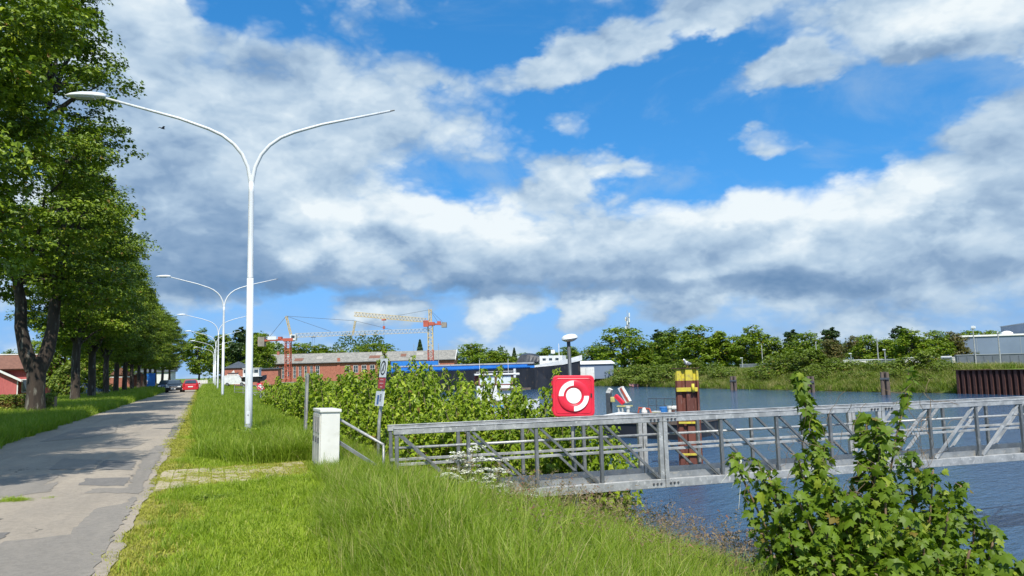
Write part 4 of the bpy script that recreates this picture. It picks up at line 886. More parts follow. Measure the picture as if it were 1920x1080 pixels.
# ---- brick clubhouse with slate hip roof and a sailing boat emblem
cp = D(421, 150); club = thing('clubhouse', 'brick clubhouse with slate hip roof and sailing boat emblem', 'building', (cp.x, cp.y, -.1), R(-14))
cw = 39/FPX*150; ch = 3.5
rbox(club, 'front_wall', 'brick_red', 0, cw, 0, .3, 0, ch); rbox(club, 'side_wall', 'brick_red', cw-.3, cw, .301, 6, 0, ch); rbox(club, 'side_wall', 'brick_red', 0, .3, .301, 6, 0, ch); rbox(club, 'back_wall', 'brick_red', .301, cw-.301, 5.7, 6, 0, ch)
MB().add([(-.3, -.3, ch), (cw+.3, -.3, ch), (cw+.3, 6.3, ch), (-.3, 6.3, ch), (cw*.5, 2.4, ch+1.35), (cw*.5, 3.6, ch+1.35)], [(0, 1, 4), (1, 2, 5, 4), (2, 3, 5), (3, 0, 4, 5), (3, 2, 1, 0)]).build('roof', 'slate', club)
em = MB().prism([(.75, 2.35), (2.55, 2.35), (2.75, 2.62), (2.2, 2.52), (1.0, 2.52), (.6, 2.6)], -.05, -.003, 'y').build('boat_emblem', 'slate', club)
MB().prism([(1.55, 2.6), (1.75, 3.15), (1.95, 2.6)], -.045, -.003, 'y').build('sail', 'trim_white', em); MB().prism([(1.35, 2.6), (1.55, 2.95), (1.6, 2.6)], -.045, -.003, 'y').build('sail', 'trim_white', em)
for q, (a, b) in enumerate(((.45, .75), (.8, 1.0), (1.05, 1.35), (1.4, 1.65), (1.7, 2.0), (2.05, 2.3), (2.35, 2.7))): rbox(em, 'name_strip', 'trim_white', a, b, -.045, -.003, 2.06+.02*(q % 2), 2.26)
window(club, .95, 1.35, .9, 1.7, 0, 1, 2, fw=.1)
rbox(club, 'annex_wall', 'brick_red', cw+.3, cw+6, 1, 5, 0, 3.1); MB().box(cw+.31, cw+6.3, .7, 5.3, 3.1, 3.35).build('annex_roof', 'slate', club)
# white van beside it
vp = D(441, 140)
def car(name, label, loc, rz, paint, hatch=True, van=False, scale=1.0, group=None):
    """local +x is the nose"""
    t = thing(name, label, 'van' if van else 'car', loc, rz, group); t.scale = (scale,)*3
    top = 1.46 if not van else 1.95; L = 2.05
    if van: side = [(-L, .32), (L, .32), (L+.05, .62), (L-.1, .95), (1.35, 1.12), (.75, top-.08), (.5, top), (-L+.05, top), (-L-.02, .8)]
    else: side = [(-L, .34), (-L+.12, .26), (L-.15, .26), (L, .38), (L+.02, .62), (L-.12, .80), (1.15, .93), (.95, .98), (-1.72, 1.0), (-L+.02, .92), (-L-.03, .62)]
    b = MB(); n = len(side)
    for yv, ins in ((-.82, .10), (-.86, .0), (.86, .0), (.82, .10)):
        for x, z in side: b.V.append((x*(1-ins*.35), yv, .62+(z-.62)*(1-ins)))
    for r_ in range(3):
        for q in range(n): b.F.append((r_*n+q, r_*n+(q+1) % n, (r_+1)*n+(q+1) % n, (r_+1)*n+q))
    b.F.append(tuple(range(n))); b.F.append(tuple(reversed(range(3*n, 4*n))))
    body = b.build('body', paint, t, .03)
    if not van:
        cab = [(1.05, .95), (.35, 1.40), (.05, top), (-1.0, top), (-1.45, 1.36), (-1.95, .97)]
        g = MB(); m_ = len(cab)
        for s in (-1, 1):
            for x, z in cab: g.V.append((x, s*(.80-.22*(z-.95)/.5), z))
        for q in range(m_-1): g.F.append((q, q+1, q+1+m_, q+m_))
        g.F.append(tuple(range(m_))); g.F.append(tuple(reversed(range(m_, 2*m_)))); g.F.append((m_-1, 0, m_, 2*m_-1))
        cabin = g.build('cabin', paint, t, .02)
        def pane(pts, nm): MB().add(pts, [(0, 1, 2, 3)]).build(nm, 'glass_dark', cabin)
        def yw(z, k=.0): return .80-.22*(z-.95)/.5-k
        pane([(1.02, -yw(.99, .07), 1.0), (1.02, yw(.99, .07), 1.0), (.40, yw(1.37, .07), 1.40), (.40, -yw(1.37, .07), 1.40)], 'windscreen')
        pane([(-1.93, yw(1.0, .09), 1.02), (-1.93, -yw(1.0, .09), 1.02), (-1.50, -yw(1.34, .09), 1.37), (-1.50, yw(1.34, .09), 1.37)], 'rear_window')
        for s in (-1, 1):
            for xa, xb, xc, xd in ((.82, -.28, -.28, .28), (-.36, -1.6, -1.3, -.36)):
                pane([(xa, s*(yw(1.0)+.006), 1.0), (xb, s*(yw(1.0)+.006), 1.0), (xc, s*(yw(1.37)+.006), 1.37), (xd, s*(yw(1.37)+.006), 1.37)], 'side_window')
            rbox(t, 'mirror', paint, .62, .80, s*.93-.09, s*.93+.09, .93, 1.05, .02)
    else:
        MB().add([(1.36, -.76, 1.14), (1.36, .76, 1.14), (.78, .7, top-.1), (.78, -.7, top-.1)], [(0, 1, 2, 3)]).build('windscreen', 'glass_dark', t)
    for x in (-1.28, 1.28):
        for s in (-1, 1):
            w = MB().tube([(x, s*.68, .31), (x, s*.87, .31)], .31, 18).build('wheel', 'tyre', t, smooth=False)
            MB().tube([(x, s*.865, .31), (x, s*.885, .31)], .2, 12).build('rim', 'rim', w)
    for s in (-1, 1):
        rbox(t, 'headlight', 'light_glass', L-.16, L+.05, s*.62-.17, s*.62+.17, .60, .74, .03); rbox(t, 'tail_light', 'tail_red', -L-.06, -L+.1, s*.70-.11, s*.70+.11, .66, .98, .03)
    rbox(t, 'number_plate', 'trim_white', L+.03, L+.05, -.26, .26, .38, .49); rbox(t, 'number_plate', 'trim_white', -L-.07, -L-.05, -.26, .26, .58, .69)
    rbox(t, 'bumper', paint, -L-.05, -L+.12, -.78, .78, .30, .5, .03); rbox(t, 'grille', 'black_paint', L-.05, L+.035, -.36, .36, .52, .62)
    return t
car('oncoming_car', 'black oncoming car with white number plate on the left lane', (-3.55, 97.5, .02), R(-91), 'car_black')
car('red_car', 'small red car seen from behind driving away', (-1.75, 97, .02), R(90), 'car_red')
car('parked_car', 'dark car parked half hidden behind the black oncoming car', (-5.2, 112, .0), R(-90), 'car_blue')
car('garden_car', 'dark blue car parked behind the reddish tree trunk', (D(158, 70).x, D(158, 70).y, 0), R(10), 'car_blue')
car('white_van', 'white van parked by the brick clubhouse wall', (vp.x, vp.y, 0), R(-10), 'ship_white', van=True)
# ---- white cabin boat ashore beside the hall
wp = D(493, 128); wb = thing('cabin_boat', 'white cabin boat with dark hull laid up behind the first lamp', 'boat', (wp.x-1.6, wp.y, .6), R(-22)); wb.scale = (.8, .8, .8)
hb = MB()
for x, w, zb, zt in ((-2.2, .85, .3, 1.1), (-1, 1.0, .1, 1.15), (1, .95, .1, 1.25), (2.2, .6, .3, 1.45), (2.9, .06, .9, 1.6)):
    hb.V += [(x, -w, zt), (x, -w*.7, zb), (x, w*.7, zb), (x, w, zt)]
for q in range(4):
    for e in range(3): hb.F.append((q*4+e, q*4+e+1, q*4+e+5, q*4+e+4))
    hb.F.append((q*4+3, q*4, q*4+4, q*4+7))
hb.F += [(0, 1, 2, 3), (16, 17, 18, 19)]
hb.build('hull', 'hull_black', wb, smooth=False)
cbx = rbox(wb, 'cabin', 'ship_white', -1.9, 1.5, -.8, .8, 1.1, 2.9, .08)
rbox(wb, 'roof', 'ship_white', -2.0, 1.7, -.9, .9, 2.95, 3.08, .04)
for x0, x1 in ((-1.7, -.7), (-.55, .35), (.5, 1.35)): rbox(cbx, 'window', 'glass_dark', x0, x1, -.82, -.79, 2.05, 2.75)
rbox(wb, 'gunwale', 'ship_white', -2.25, 2.2, -1.02, 1.02, 1.26, 1.34)
for x in (-1.2, 1.2): rbox(wb, 'cradle', 'timber_grey', x-.1, x+.1, -.8, .8, -.9, .14)
# ---- tower cranes
def truss(par, nm, mat, p0, p1, w, h, bays, tri=False, r=.05):
    p0, p1 = Vector(p0), Vector(p1); d = p1-p0; L = d.length; u = d.normalized(); s = u.cross(Vector((0, 0, 1)) if abs(u.z) < .9 else Vector((0, 1, 0))).normalized(); v = s.cross(u)
    if v.z < 0 and abs(u.z) < .9: v = -v
    q = [(-.5, 0), (.5, 0), (0, 1)] if tri else [(-.5, -.5), (.5, -.5), (.5, .5), (-.5, .5)]
    C = [p0+s*(a*w)+v*(b*h) for a, b in q]; mb = MB(); m_ = len(C)
    for c in C: mb.bar(c, c+d, r*1.7, r*1.7)
    for k2 in range(bays):
        a, b = d*(k2/bays), d*((k2+1)/bays); md = d*((k2+.5)/bays)
        for e in range(m_):
            c0, c1 = C[e], C[(e+1) % m_]
            if tri: mb.bar(c0+a, c1+md, r, r); mb.bar(c1+md, c0+b, r, r)
            else: mb.bar((c0 if k2 % 2 else c1)+a, (c1 if k2 % 2 else c0)+b, r, r); mb.bar(c0+a, c1+a, r, r)
    return mb.build(nm, mat, par)
c1p = D(540, 175); cr1 = thing('tower_crane', 'red tower crane with long pale jib reaching right, left of the pair', 'crane', (c1p.x, c1p.y, -.2), RZ)
zt1 = DP(540, 640, 175).z+.2; k175 = 175/FPX
def px1(px, py): return ((px-540)*k175, 0, (hor(px)-py)*k175+EYE+.2)
truss(cr1, 'mast', 'crane_red', (0, 0, 0), (0, 0, zt1), 1.15, 1.15, 9, r=.09)
rbox(cr1, 'base_slab', 'concrete_block', -2, 2, -2, 2, -.3, .35)
rbox(cr1, 'slewing_platform', 'crane_red', -1.0, 1.3, -.8, .8, zt1, zt1+.7)
a, b = px1(484, 640), px1(540, 637); MB().bar(a, b, 1.2, .35).build('counter_jib', 'crane_red', cr1)
for q, pxx in enumerate((487, 491, 495)): x, _, z = px1(pxx, 640); rbox(cr1, 'counterweight', 'concrete_block', x-.24, x+.24, -.8, .8, z-1.25, z+.95)
x0, _, z0 = px1(503, 638); x1, _, z1 = px1(519, 632); rbox(cr1, 'white_board', 'ship_white', x0, x1, -.7, -.6, z0, z1+.1)
x0, _, z0 = px1(522, 638); rbox(cr1, 'winch', 'crane_red', x0, x0+.8, -.6, .6, z0, z0+.75)
x0, _, z0 = px1(545, 639); cabn = rbox(cr1, 'operator_cab', 'ship_white', x0, x0+1.3, -.75, .75, z0, z0+1.35, .05); rbox(cabn, 'cab_window', 'glass_dark', x0+.3, x0+1.1, -.77, -.755, z0+.5, z0+1.15)
jA, jB = px1(553, 633), px1(800, 624); truss(cr1, 'jib', 'crane_pale', jA, jB, .85, .9, 34, True, .05)
tA, tB = px1(546, 633), px1(536, 593); truss(cr1, 'tower_peak', 'crane_yellow', tA, tB, .4, .4, 8, False, .05)
sA, sB = px1(661, 628), px1(666, 602); truss(cr1, 'jib_strut', 'crane_yellow', sA, sB, .3, .3, 5, False, .05)
cb_ = MB()
for p, q in ((tB, px1(620, 622)), (tB, sB), (sB, px1(735, 619)), (tB, px1(500, 638))): cb_.bar(p, q, .07, .07)
cb_.build('pendant_line', 'cable', cr1)
x, _, z = px1(587, 632); rbox(cr1, 'trolley', 'dark_grey_steel', x-.5, x+.5, -.4, .4, z-.15, z); MB().bar((x-.25, 0, z), (x-.25, 0, z-1.6), .04, .04).bar((x+.25, 0, z), (x+.25, 0, z-1.6), .04, .04).build('hoist_rope', 'cable', cr1)
c2p = D(808, 176); cr2 = thing('tower_crane', 'orange tower crane with peak and jib rising left, right of the pair', 'crane', (c2p.x, c2p.y, -.2), RZ)
k176 = 176/FPX
def px2(px, py): return ((px-807)*k176, 0, (hor(px)-py)*k176+EYE+.2)
_, _, zt2 = px2(808, 611); truss(cr2, 'mast', 'crane_red', (0, 0, 0), (0, 0, zt2*.55), 1.2, 1.2, 7, r=.09); truss(cr2, 'mast', 'crane_yellow', (0, 0, zt2*.55), (0, 0, zt2), 1.1, 1.1, 6, r=.09)
rbox(cr2, 'base_slab', 'concrete_block', -2, 2, -2, 2, -.3, .35)
rbox(cr2, 'slewing_platform', 'crane_red', -1.4, 1.0, -.8, .8, zt2, zt2+.8)
truss(cr2, 'tower_peak', 'crane_yellow', (0, 0, zt2+.8), (0, 0, px2(807, 580)[2]), .6, .6, 5, False, .08)
truss(cr2, 'jib', 'crane_yellow', px2(800, 605), px2(664, 593), .85, .95, 22, True, .06)
a, b = px2(808, 608), px2(838, 609); MB().bar(a, b, 1.1, .35).build('counter_jib', 'crane_red', cr2)
x, _, z = px2(833, 609); rbox(cr2, 'counterweight', 'concrete_block', x-.6, x+.6, -.7, .7, z-.7, z+.5); rbox(cr2, 'winch', 'crane_red', x-1.6, x-.8, -.5, .5, z+.05, z+.8)
x, _, z = px2(800, 609); rbox(cr2, 'operator_cab', 'crane_red', x-.6, x+.6, -1.5, -.8, z-.6, z+.9, .05)
pk = px2(807, 581); cb_ = MB(); cb_.bar(pk, px2(746, 592), .06, .06); cb_.bar(pk, px2(822, 606), .06, .06); cb_.bar(pk, px2(832, 606), .06, .06); cb_.build('pendant_line', 'cable', cr2)
x, _, z = px2(720, 599); rbox(cr2, 'trolley', 'crane_red', x-.5, x+.5, -.4, .4, z-.3, z); MB().bar((x, 0, z), (x, 0, z-4.8), .06, .06).build('hoist_rope', 'cable', cr2); rbox(cr2, 'hook_block', 'crane_red', x-.25, x+.25, -.2, .2, z-2.3, z-1.6)
# blue tarpaulin fence in front of hall
bf = D(733, 172); btl = 88/FPX*172; bfo = thing('blue_container', 'row of bright blue containers in front of the hall behind the ship', 'container', (bf.x, bf.y, 0), RZ)
MB().box(0, btl*.45, 0, 2.4, 0, 4.2).build('body', 'hull_blue', bfo, .03); MB().box(btl*.455, btl, 0, 2.4, 0, 4.1).build('body', 'hull_blue', bfo, .03)
for q in range(14): rbox(bfo, 'rib', 'hull_blue', .4+q*.75, .5+q*.75, -.06, -.002, .2, 4.0)
# ---- moored inland ship
s0, s1 = D(722, 148), D(1088, 138); sL = (s1-s0).length
ship = thing('inland_ship', 'long black and blue inland cargo ship moored in front of the hall', 'ship', (s0.x, s0.y, WZ), math.atan2(s1.y-s0.y, s1.x-s0.x))
def hull(par, nm, mat, secs, n0=0):
    h = MB(); m_ = len(secs[0])-1
    for sc in secs:
        x = sc[0]
        for (y, z) in sc[1:]: h.V.append((x, y, z))
    for q in range(len(secs)-1):
        for e in range(m_-1): h.F.append((q*m_+e, q*m_+e+1, (q+1)*m_+e+1, (q+1)*m_+e))
    h.F.append(tuple(range(m_))); h.F.append(tuple(range((len(secs)-1)*m_, len(secs)*m_)))
    return h.build(nm, mat, par)
def sec(x, w, z0, z1, wb=None): wb = w if wb is None else wb; return (x, (-w, z1), (-wb, z0), (wb, z0), (w, z1))
hull(ship, 'hull', 'hull_black', [sec(0, 2.5, -.8, 3.6, 2.2), sec(3, 3.6, -.8, 3.6, 3.4), sec(sL*.8, 3.6, -.8, 3.9, 3.4), sec(sL*.92, 2.6, -.8, 4.3, 1.9), sec(sL, .15, -.2, 5.0, .05)])
hull(ship, 'blue_sheer_strake', 'hull_blue', [sec(0, 2.55, 3.601, 4.05), sec(3, 3.66, 3.601, 4.05), sec(sL*.8, 3.66, 3.901, 4.3)])
hull(ship, 'rubbing_strake', 'hull_blue', [sec(.2, 2.7, 3.85, 4.02), sec(3, 3.8, 3.85, 4.02), sec(sL*.78, 3.8, 4.05, 4.2)])
hull(ship, 'white_bow_bulwark', 'ship_white', [sec(sL*.78, 3.62, 3.91, 4.2), sec(sL*.93, 2.6, 4.301, 5.1, 2.5), sec(sL+.4, .12, 5.001, 6.0, .1)])
MB().box(2, sL*.76, -2.9, 2.9, 4.0, 4.62).build('hatch_coaming', 'hull_blue', ship); 
for q in range(9): MB().box(2+q*(sL*.74/9), 2+(q+1)*(sL*.74/9)-.1, -3.0, 3.0, 4.621, 4.9).build('hatch_cover', 'hatch_grey', ship, .05)
bc = rbox(ship, 'bow_cabin', 'ship_white', sL*.815, sL*.925, -1.9, 1.9, 4.2, 6.0, .06)
for q in range(3): rbox(bc, 'porthole', 'glass_dark', sL*.83+q*1.2, sL*.83+q*1.2+.6, -1.93, -1.895, 5.15, 5.55)
MB().tube([(sL*.9, 0, 6), (sL*.9, 0, 8.2)], .07, 6).build('mast', 'ship_white', ship); rbox(ship, 'searchlight', 'ship_white', sL*.862, sL*.88, -.3, .3, 6.4, 7.1, .1)
for x in (7, 12): MB().tube([(x, -2, 4.9), (x, -2, 9.0)], .05, 6).build('antenna', 'galvanised', ship)
rbox(ship, 'mooring_fender', 'ship_white', 8.2, 8.7, -3.9, -3.67, 1.6, 3.6); rbox(ship, 'mooring_fender', 'ship_white', sL*.7, sL*.7+.4, -3.9, -3.67, 2.2, 3.8)
tp = MB(); rgt_ = random.Random(4)
for ix in range(9):
    for iy in range(6):
        u, v = ix/8, iy/5; x = sL*.70+u*sL*.135; y = -1.9+3.8*v; z = 4.91+2.0*math.sin(math.pi*min(1, max(0, u*.85+.12)))**.6*math.sin(math.pi*(v*.8+.1))**.4*(1-.35*u)+rgt_.uniform(-.1, .1)*(0 < ix < 8)
        tp.V.append((x, y, z if 0 < iy < 5 and 0 < ix < 8 else 4.91))
for ix in range(8):
    for iy in range(5): q = ix*6+iy; tp.F.append((q, q+6, q+7, q+1))
tp.build('tarpaulin', 'tarp_black', ship, smooth=False)
# ---- houseboat with red framed wheelhouse
hbp = D(930, 60); hs = thing('houseboat', 'white houseboat with red framed wheelhouse windows behind the shrubs', 'houseboat', (hbp.x, hbp.y, WZ), R(-18))
def hy(py): return (hor(930)-py)*60/FPX+EYE-WZ
hull(hs, 'hull', 'ship_white', [sec(-4, 1.4, -.3, 1.0, 1.2), sec(-2.5, 1.7, -.3, 1.0, 1.5), sec(1.8, 1.6, -.3, 1.1, 1.4), sec(3.4, .1, .0, 1.3, .05)])
rbox(hs, 'deck_house', 'ship_white', -1.6, 1.5, -1.3, 1.3, 1.0, hy(722), .04)
wh = rbox(hs, 'wheelhouse', 'ship_white', -1.45, 1.22, -1.15, 1.15, hy(722)+.002, hy(703), .02)
for x0, x1 in ((-1.38, -.16), (-.08, 1.14)):
    fr2 = MB().box(x0-.06, x1+.06, -1.22, -1.152, hy(721), hy(719.5)).box(x0-.06, x1+.06, -1.22, -1.152, hy(704.5), hy(703)).box(x0-.06, x0+.03, -1.22, -1.152, hy(719.6), hy(704.4)).box(x1-.03, x1+.06, -1.22, -1.152, hy(719.6), hy(704.4)).build('window_frame', 'frame_red', wh)
    xm = x0+(x1-x0)*.66; MB().box(x0+.03, xm-.01, -1.19, -1.155, hy(719.5), hy(704.5)).build('pane', 'glass_pale', fr2); MB().box(xm+.01, x1-.03, -1.19, -1.155, hy(719.5), hy(704.5)).build('pane', 'glass_pale', fr2)
rbox(hs, 'side_window', 'frame_red', -1.75, -1.46, -.9, .9, hy(719), hy(704))
rbox(hs, 'roof', 'ship_white', -1.75, 1.5, -1.35, 1.3, hy(702.9), hy(700), .03)
MB().tube([(-1.6, -1.2, hy(697)), (1.5, -1.2, hy(696.5))], .03, 6).tube([(-1.6, -1.2, hy(702)), (-1.6, -1.2, hy(697))], .025, 6).tube([(1.5, -1.2, hy(702)), (1.5, -1.2, hy(696.5))], .025, 6).build('roof_rail', 'galvanised', hs)
rbox(hs, 'searchlight', 'ship_white', 1.35, 1.85, -.5, 0, hy(704), hy(700), .06)
for x, pt in ((-1.3, 674), (1.0, 673)): MB().tube([(x, .3, hy(700)), (x, .3, hy(pt))], .015, 5).build('antenna', 'ship_white', hs)
rbox(hs, 'side_rail', 'timber_grey', .0, 2.6, -1.5, -1.44, hy(731), hy(727)); MB().box(-.2, 1.6, -1.75, -1.5, 1.18, 1.3).build('rubbing_strake', 'dark_grey_steel', hs)
q_ = D(945, 52); tn = thing('dinghy', 'small white dinghy with blue cover beside the houseboat', 'boat', (q_.x, q_.y, WZ), R(-25))
hull(tn, 'hull', 'ship_white', [sec(-1.6, .6, -.1, .95, .5), sec(.3, .75, -.1, .95, .6), sec(1.7, .08, .2, 1.15, .03)])
MB().prism([(-.6, .96), (.6, .96), (.35, 1.25), (-.35, 1.25)], -1.3, .3, 'x').build('cover', 'hull_blue', tn)
# ---- work barge with folded loader crane
b0 = D(1098, 40.6); b1 = D(1285, 37); bL = (b1-b0).length; wbz = thing('work_barge', 'flat dark work barge moored behind the gangway', 'barge', (b0.x, b0.y, WZ), math.atan2(b1.y-b0.y, b1.x-b0.x))
k40 = 40/FPX; dk = .98
MB().box(0, bL, 0, 4, -.3, .72).build('hull', 'hull_black', wbz, .03); MB().box(-.05, bL+.05, -.08, 4.05, .721, dk).build('deck', 'timber_grey', wbz, .02)
rl_ = MB()
for q in range(7): rl_.tube([(1.6+q*.5, 3.9, dk), (1.6+q*.5, 3.9, dk+.85)], .02, 5)
rl_.tube([(1.6, 3.9, dk+.85), (4.6, 3.9, dk+.85)], .02, 5).tube([(1.6, 3.9, dk+.45), (4.6, 3.9, dk+.45)], .016, 5).build('railing', 'dark_grey_steel', wbz)
for x, y in ((2.15, .6), (4.4, .9)): MB().lathe([(.09, 0), (.09, .5), (.13, .5), (.13, .62), (0, .62)], 10, (x, y, dk)).build('bollard', 'container_white', wbz)
def on(name, label, cat, x, y, rz=0): 
    o = wbz; c_, s_ = math.cos(o.rotation_euler[2]), math.sin(o.rotation_euler[2]); return thing(name, label, cat, (b0.x+x*c_-y*s_, b0.y+x*s_+y*c_, WZ+dk), o.rotation_euler[2]+rz)
lc = on('loader_crane', 'folded red and white loader crane on the work barge', 'crane', .75, 1.6); lc.scale = (.8, .8, .72)
rbox(lc, 'column', 'dark_grey_steel', -.55, -.28, -.2, .2, 0, 1.75, .03); rbox(lc, 'control_box', 'crate_yellow', -.15, .12, -.28, -.05, 1.05, 1.45, .05)
MB().bar((-.45, 0, 1.7), (-.25, 0, 2.05), .25, .3).build('slew_head', 'container_white', lc)
MB().bar((.15, -.05, 1.55), (.75, -.05, .95), .24, .24).build('ram', 'buoy_red', lc); MB().bar((.45, .15, 2.15), (1.05, .15, 1.05), .3, .34).build('boom', 'ship_white', lc); MB().bar((.55, -.02, 2.1), (1.1, -.02, 1.1), .06, .12).build('boom_stripe', 'crane_red', lc)
rbox(lc, 'trestle', 'crate_yellow', .35, 1.2, -.3, .4, .72, .8); 
for x in (.45, .75, 1.1): rbox(lc, 'trestle_leg', 'container_white', x-.04, x+.04, -.25, -.15, 0, .719)
wd = on('white_dinghy', 'white upturned boat lying on the work barge', 'boat', 2.0, .35)
hull(wd, 'hull', 'ship_white', [sec(-1.2, .4, .0, .12, .45), sec(.0, .32, .0, .34, .5), sec(1.3, .05, .0, .22, .1)])
dr = on('blue_drum', 'blue drum standing on the work barge', 'drum', 3.9, 1.2); MB().lathe([(0, 0), (.2, 0), (.2, .2), (.215, .22), (.2, .24), (.2, .5), (0, .5)], 12).build('barrel', 'drum_blue', dr); MB().lathe([(.2, .5), (.22, .52), (.2, .55), (0, .55)], 12).build('lid', 'drum_blue', dr)
cr_ = on('yellow_crate', 'pale yellow crate in front of the blue drum', 'crate', 3.75, .7); rbox(cr_, 'box', 'crate_yellow', -.17, .17, -.15, .15, 0, .32, .02); rbox(cr_, 'lid', 'container_white', -.18, .18, -.16, .16, .321, .36)
wn = on('anchor_winch', 'rusty anchor winch frame near the mooring pile', 'winch', 4.9, 1.0)
for x in (-.35, .35): MB().bar((x-.1, 0, 0), (x, 0, .6), .06, .06).bar((x+.12, 0, 0), (x, 0, .6), .06, .06).build('frame', 'crane_red', wn)
MB().tube([(-.35, 0, .5), (.35, 0, .5)], .13, 10).build('drum', 'container_white', wn); 
pf = on('pump_frame', 'rusty pump frame with pipes on the middle of the barge', 'pump', 2.9, 1.0)
rbox(pf, 'base', 'crane_red', -.5, .5, -.2, .2, 0, .08); MB().tube([(-.4, 0, .08), (-.3, 0, .5), (.3, 0, .45), (.45, 0, .08)], .05, 8).build('pipe', 'crane_red', pf); MB().lathe([(.14, .08), (.16, .3), (.1, .5), (0, .52)], 10).build('motor', 'container_white', pf)
bu = on('warning_buoy', 'grey and red round buoy hanging beside the mooring pile', 'buoy', bL-.75, 1.2); MB().lathe([(0, -.32), (.18, -.26), (.3, -.1), (.33, .05), (.26, .24), (.1, .34), (0, .35)], 16).build('float', 'container_white', bu, smooth=True, loc=(0, 0, 1.25), rot=(0, R(60), 0)); MB().lathe([(.331, -.06), (.336, .05), (.31, .16)], 16).build('red_band', 'buoy_red', bu, loc=(0, 0, 1.25), rot=(0, R(60), 0)); MB().tube([(0, 0, 0), (0, 0, 1.05)], .04, 8).build('stand', 'dark_grey_steel', bu)
# ---- timber mooring piles off the far bank
for px, X, top, lb in ((1373, 67.5, 704, 'grey timber mooring piles left of the others across the water'), (1517, 67, 705, 'grey timber mooring piles half behind the leafy sprig'), (1656, 66, 697, 'grey timber mooring piles before the far sheet pile wall')):
    p = AX(px, X); dpt = p.dot(hf); zt = (hor(px)-top)/FPX*dpt+EYE; t = thing('timber_dolphin', lb, 'mooring pile', (p.x, p.y, -4), R(-50), 'timber mooring piles')
    for dx, dy in ((-.24, 0), (.24, .05), (.02, .3)): MB().tube([(dx*1.15, dy*1.15, 0), (dx, dy, zt+4+random.uniform(-.1, .05))], [.22, .18], 9).build('pile', 'timber_grey', t)
    MB().box(-.45, .45, -.24, -.16, zt+3.2, zt+3.4).build('clamp', 'dark_grey_steel', t)
# ---- sheet pile quay on the right, pile by pile
qy = thing('sheet_pile_quay', 'dark rusty steel sheet pile quay wall on the right', 'quay wall', (71.6, 54.6, 0))
PW = .6; prof = [(0, 0), (.1, 0), (.17, .32), (.43, .32), (.5, 0), (.6, 0)]
m = MB()
for s_, th in ((0, 1),):
    n = len(prof); m.V = [(-v, -u, -4) for u, v in prof]+[(-v, -u, .38) for u, v in prof]+[(-v+.03, -u, -4) for u, v in prof]+[(-v+.03, -u, .38) for u, v in prof]
    for q in range(n-1): m.F += [(q, q+1, q+1+n, q+n), (q+2*n, q+3*n, q+1+3*n, q+1+2*n), (q+n, q+1+n, q+1+3*n, q+3*n)]
pme = m.mesh('sheet_pile'); pme.materials.append(MATS['sheet_rust'])
for q in range(34): link('sheet_pile', pme, None, qy, (0, -q*PW, 0))
for q in range(8): link('sheet_pile', pme, None, qy, (q*PW+.05, .02, 0), (0, 0, R(90)))
MB().box(-.4, .12, -34*PW, .1, .381, .43).build('capping_beam', 'sheet_rust', qy)
# ---- warehouse
wp = D(1792, 128, -.95); wh_ = thing('warehouse', 'blue-grey clad industrial warehouse at the right edge', 'warehouse', wp, R(-40))
k128 = 128/FPX; h1 = (hor(1792)-633)*k128+EYE+.95; h2 = (hor(1880)-608)*k128+EYE+.95
rbox(wh_, 'low_wall', 'cladding_blue', 0, 40, 0, 20, 0, h1); MB().box(-.2, 40.2, -.2, 20.2, h1+.001, h1+.28).build('roof_edge', 'trim_white', wh_)
up_ = rbox(wh_, 'upper_block', 'cladding_blue', 12, 40, 3, 18, h1+.281, h2); MB().box(11.9, 40.1, 2.9, 18.1, h2+.001, h2+.15).build('upper_roof_edge', 'cladding_grey', up_)
for q in range(12): rbox(wh_, 'cladding_joint', 'cladding_grey', q*3.2+.1, q*3.2+.16, -.03, -.002, .2, h1-.1)
dr_ = rbox(wh_, 'roller_door', 'cladding_grey', 11.2, 18.5, -.12, -.031, 0, h1*.66); 
for q in range(5): rbox(dr_, 'door_slat', 'cladding_grey', 11.25, 18.45, -.15, -.121, .2+q*.75, .85+q*.75)
MB().lathe([(1.0, 0), (.9, .35), (.4, .6), (0, .65)], 12, (9, 4, h1+.28)).build('roof_vent', 'trim_white', wh_)
# ---- containers and sheds behind the far bank
CON = [(1462, 98, 14, 2.2, 'container_grey', 'long low dark shed left on the far bank'), (1590, 92, 5.0, 2.2, 'container_grey', 'dark grey container left of the white one'), (1618, 92, 5.4, 2.45, 'container_white', 'white container alone left of the tall light pole'), (1692, 92, 7, 2.4, 'container_grey', 'long dark grey container right of the small lamp'), (1737, 92, 5.8, 2.55, 'container_white', 'white container left of a pair with doors'), (1762, 92.5, 2.6, 2.6, 'container_white', 'short white container between two dark ones'), (1780, 92, 4.5, 2.4, 'container_grey', 'dark container in front of the warehouse corner'), (1812, 91, 3.4, 2.45, 'container_white', 'white container with door before the warehouse'), (1833, 91, 2.6, 2.6, 'container_white', 'narrow white container beside the floodlight pole'), (1880, 91, 10, 2.7, 'container_grey', 'long grey container row at the right edge')]
for px, X, L, hgt, mt, lb in CON:
    p = AX(px, X); t = thing('container', lb, 'container', (p.x, p.y, -.75), R(-48), 'containers on the far bank')
    MB().box(-L/2, L/2, -1.2, 1.2, 0, hgt).build('shell', mt, t, .03); n = int(L/.9)
    for q in range(n): rbox(t, 'rib', mt, -L/2+.2+q*.9, -L/2+.32+q*.9, -1.26, -1.201, .15, hgt-.15)
    MB().box(-L/2-.04, L/2+.04, -1.27, 1.24, hgt+.001, hgt+.09).build('roof_frame', 'trim_white' if mt == 'container_white' else 'cladding_grey', t)
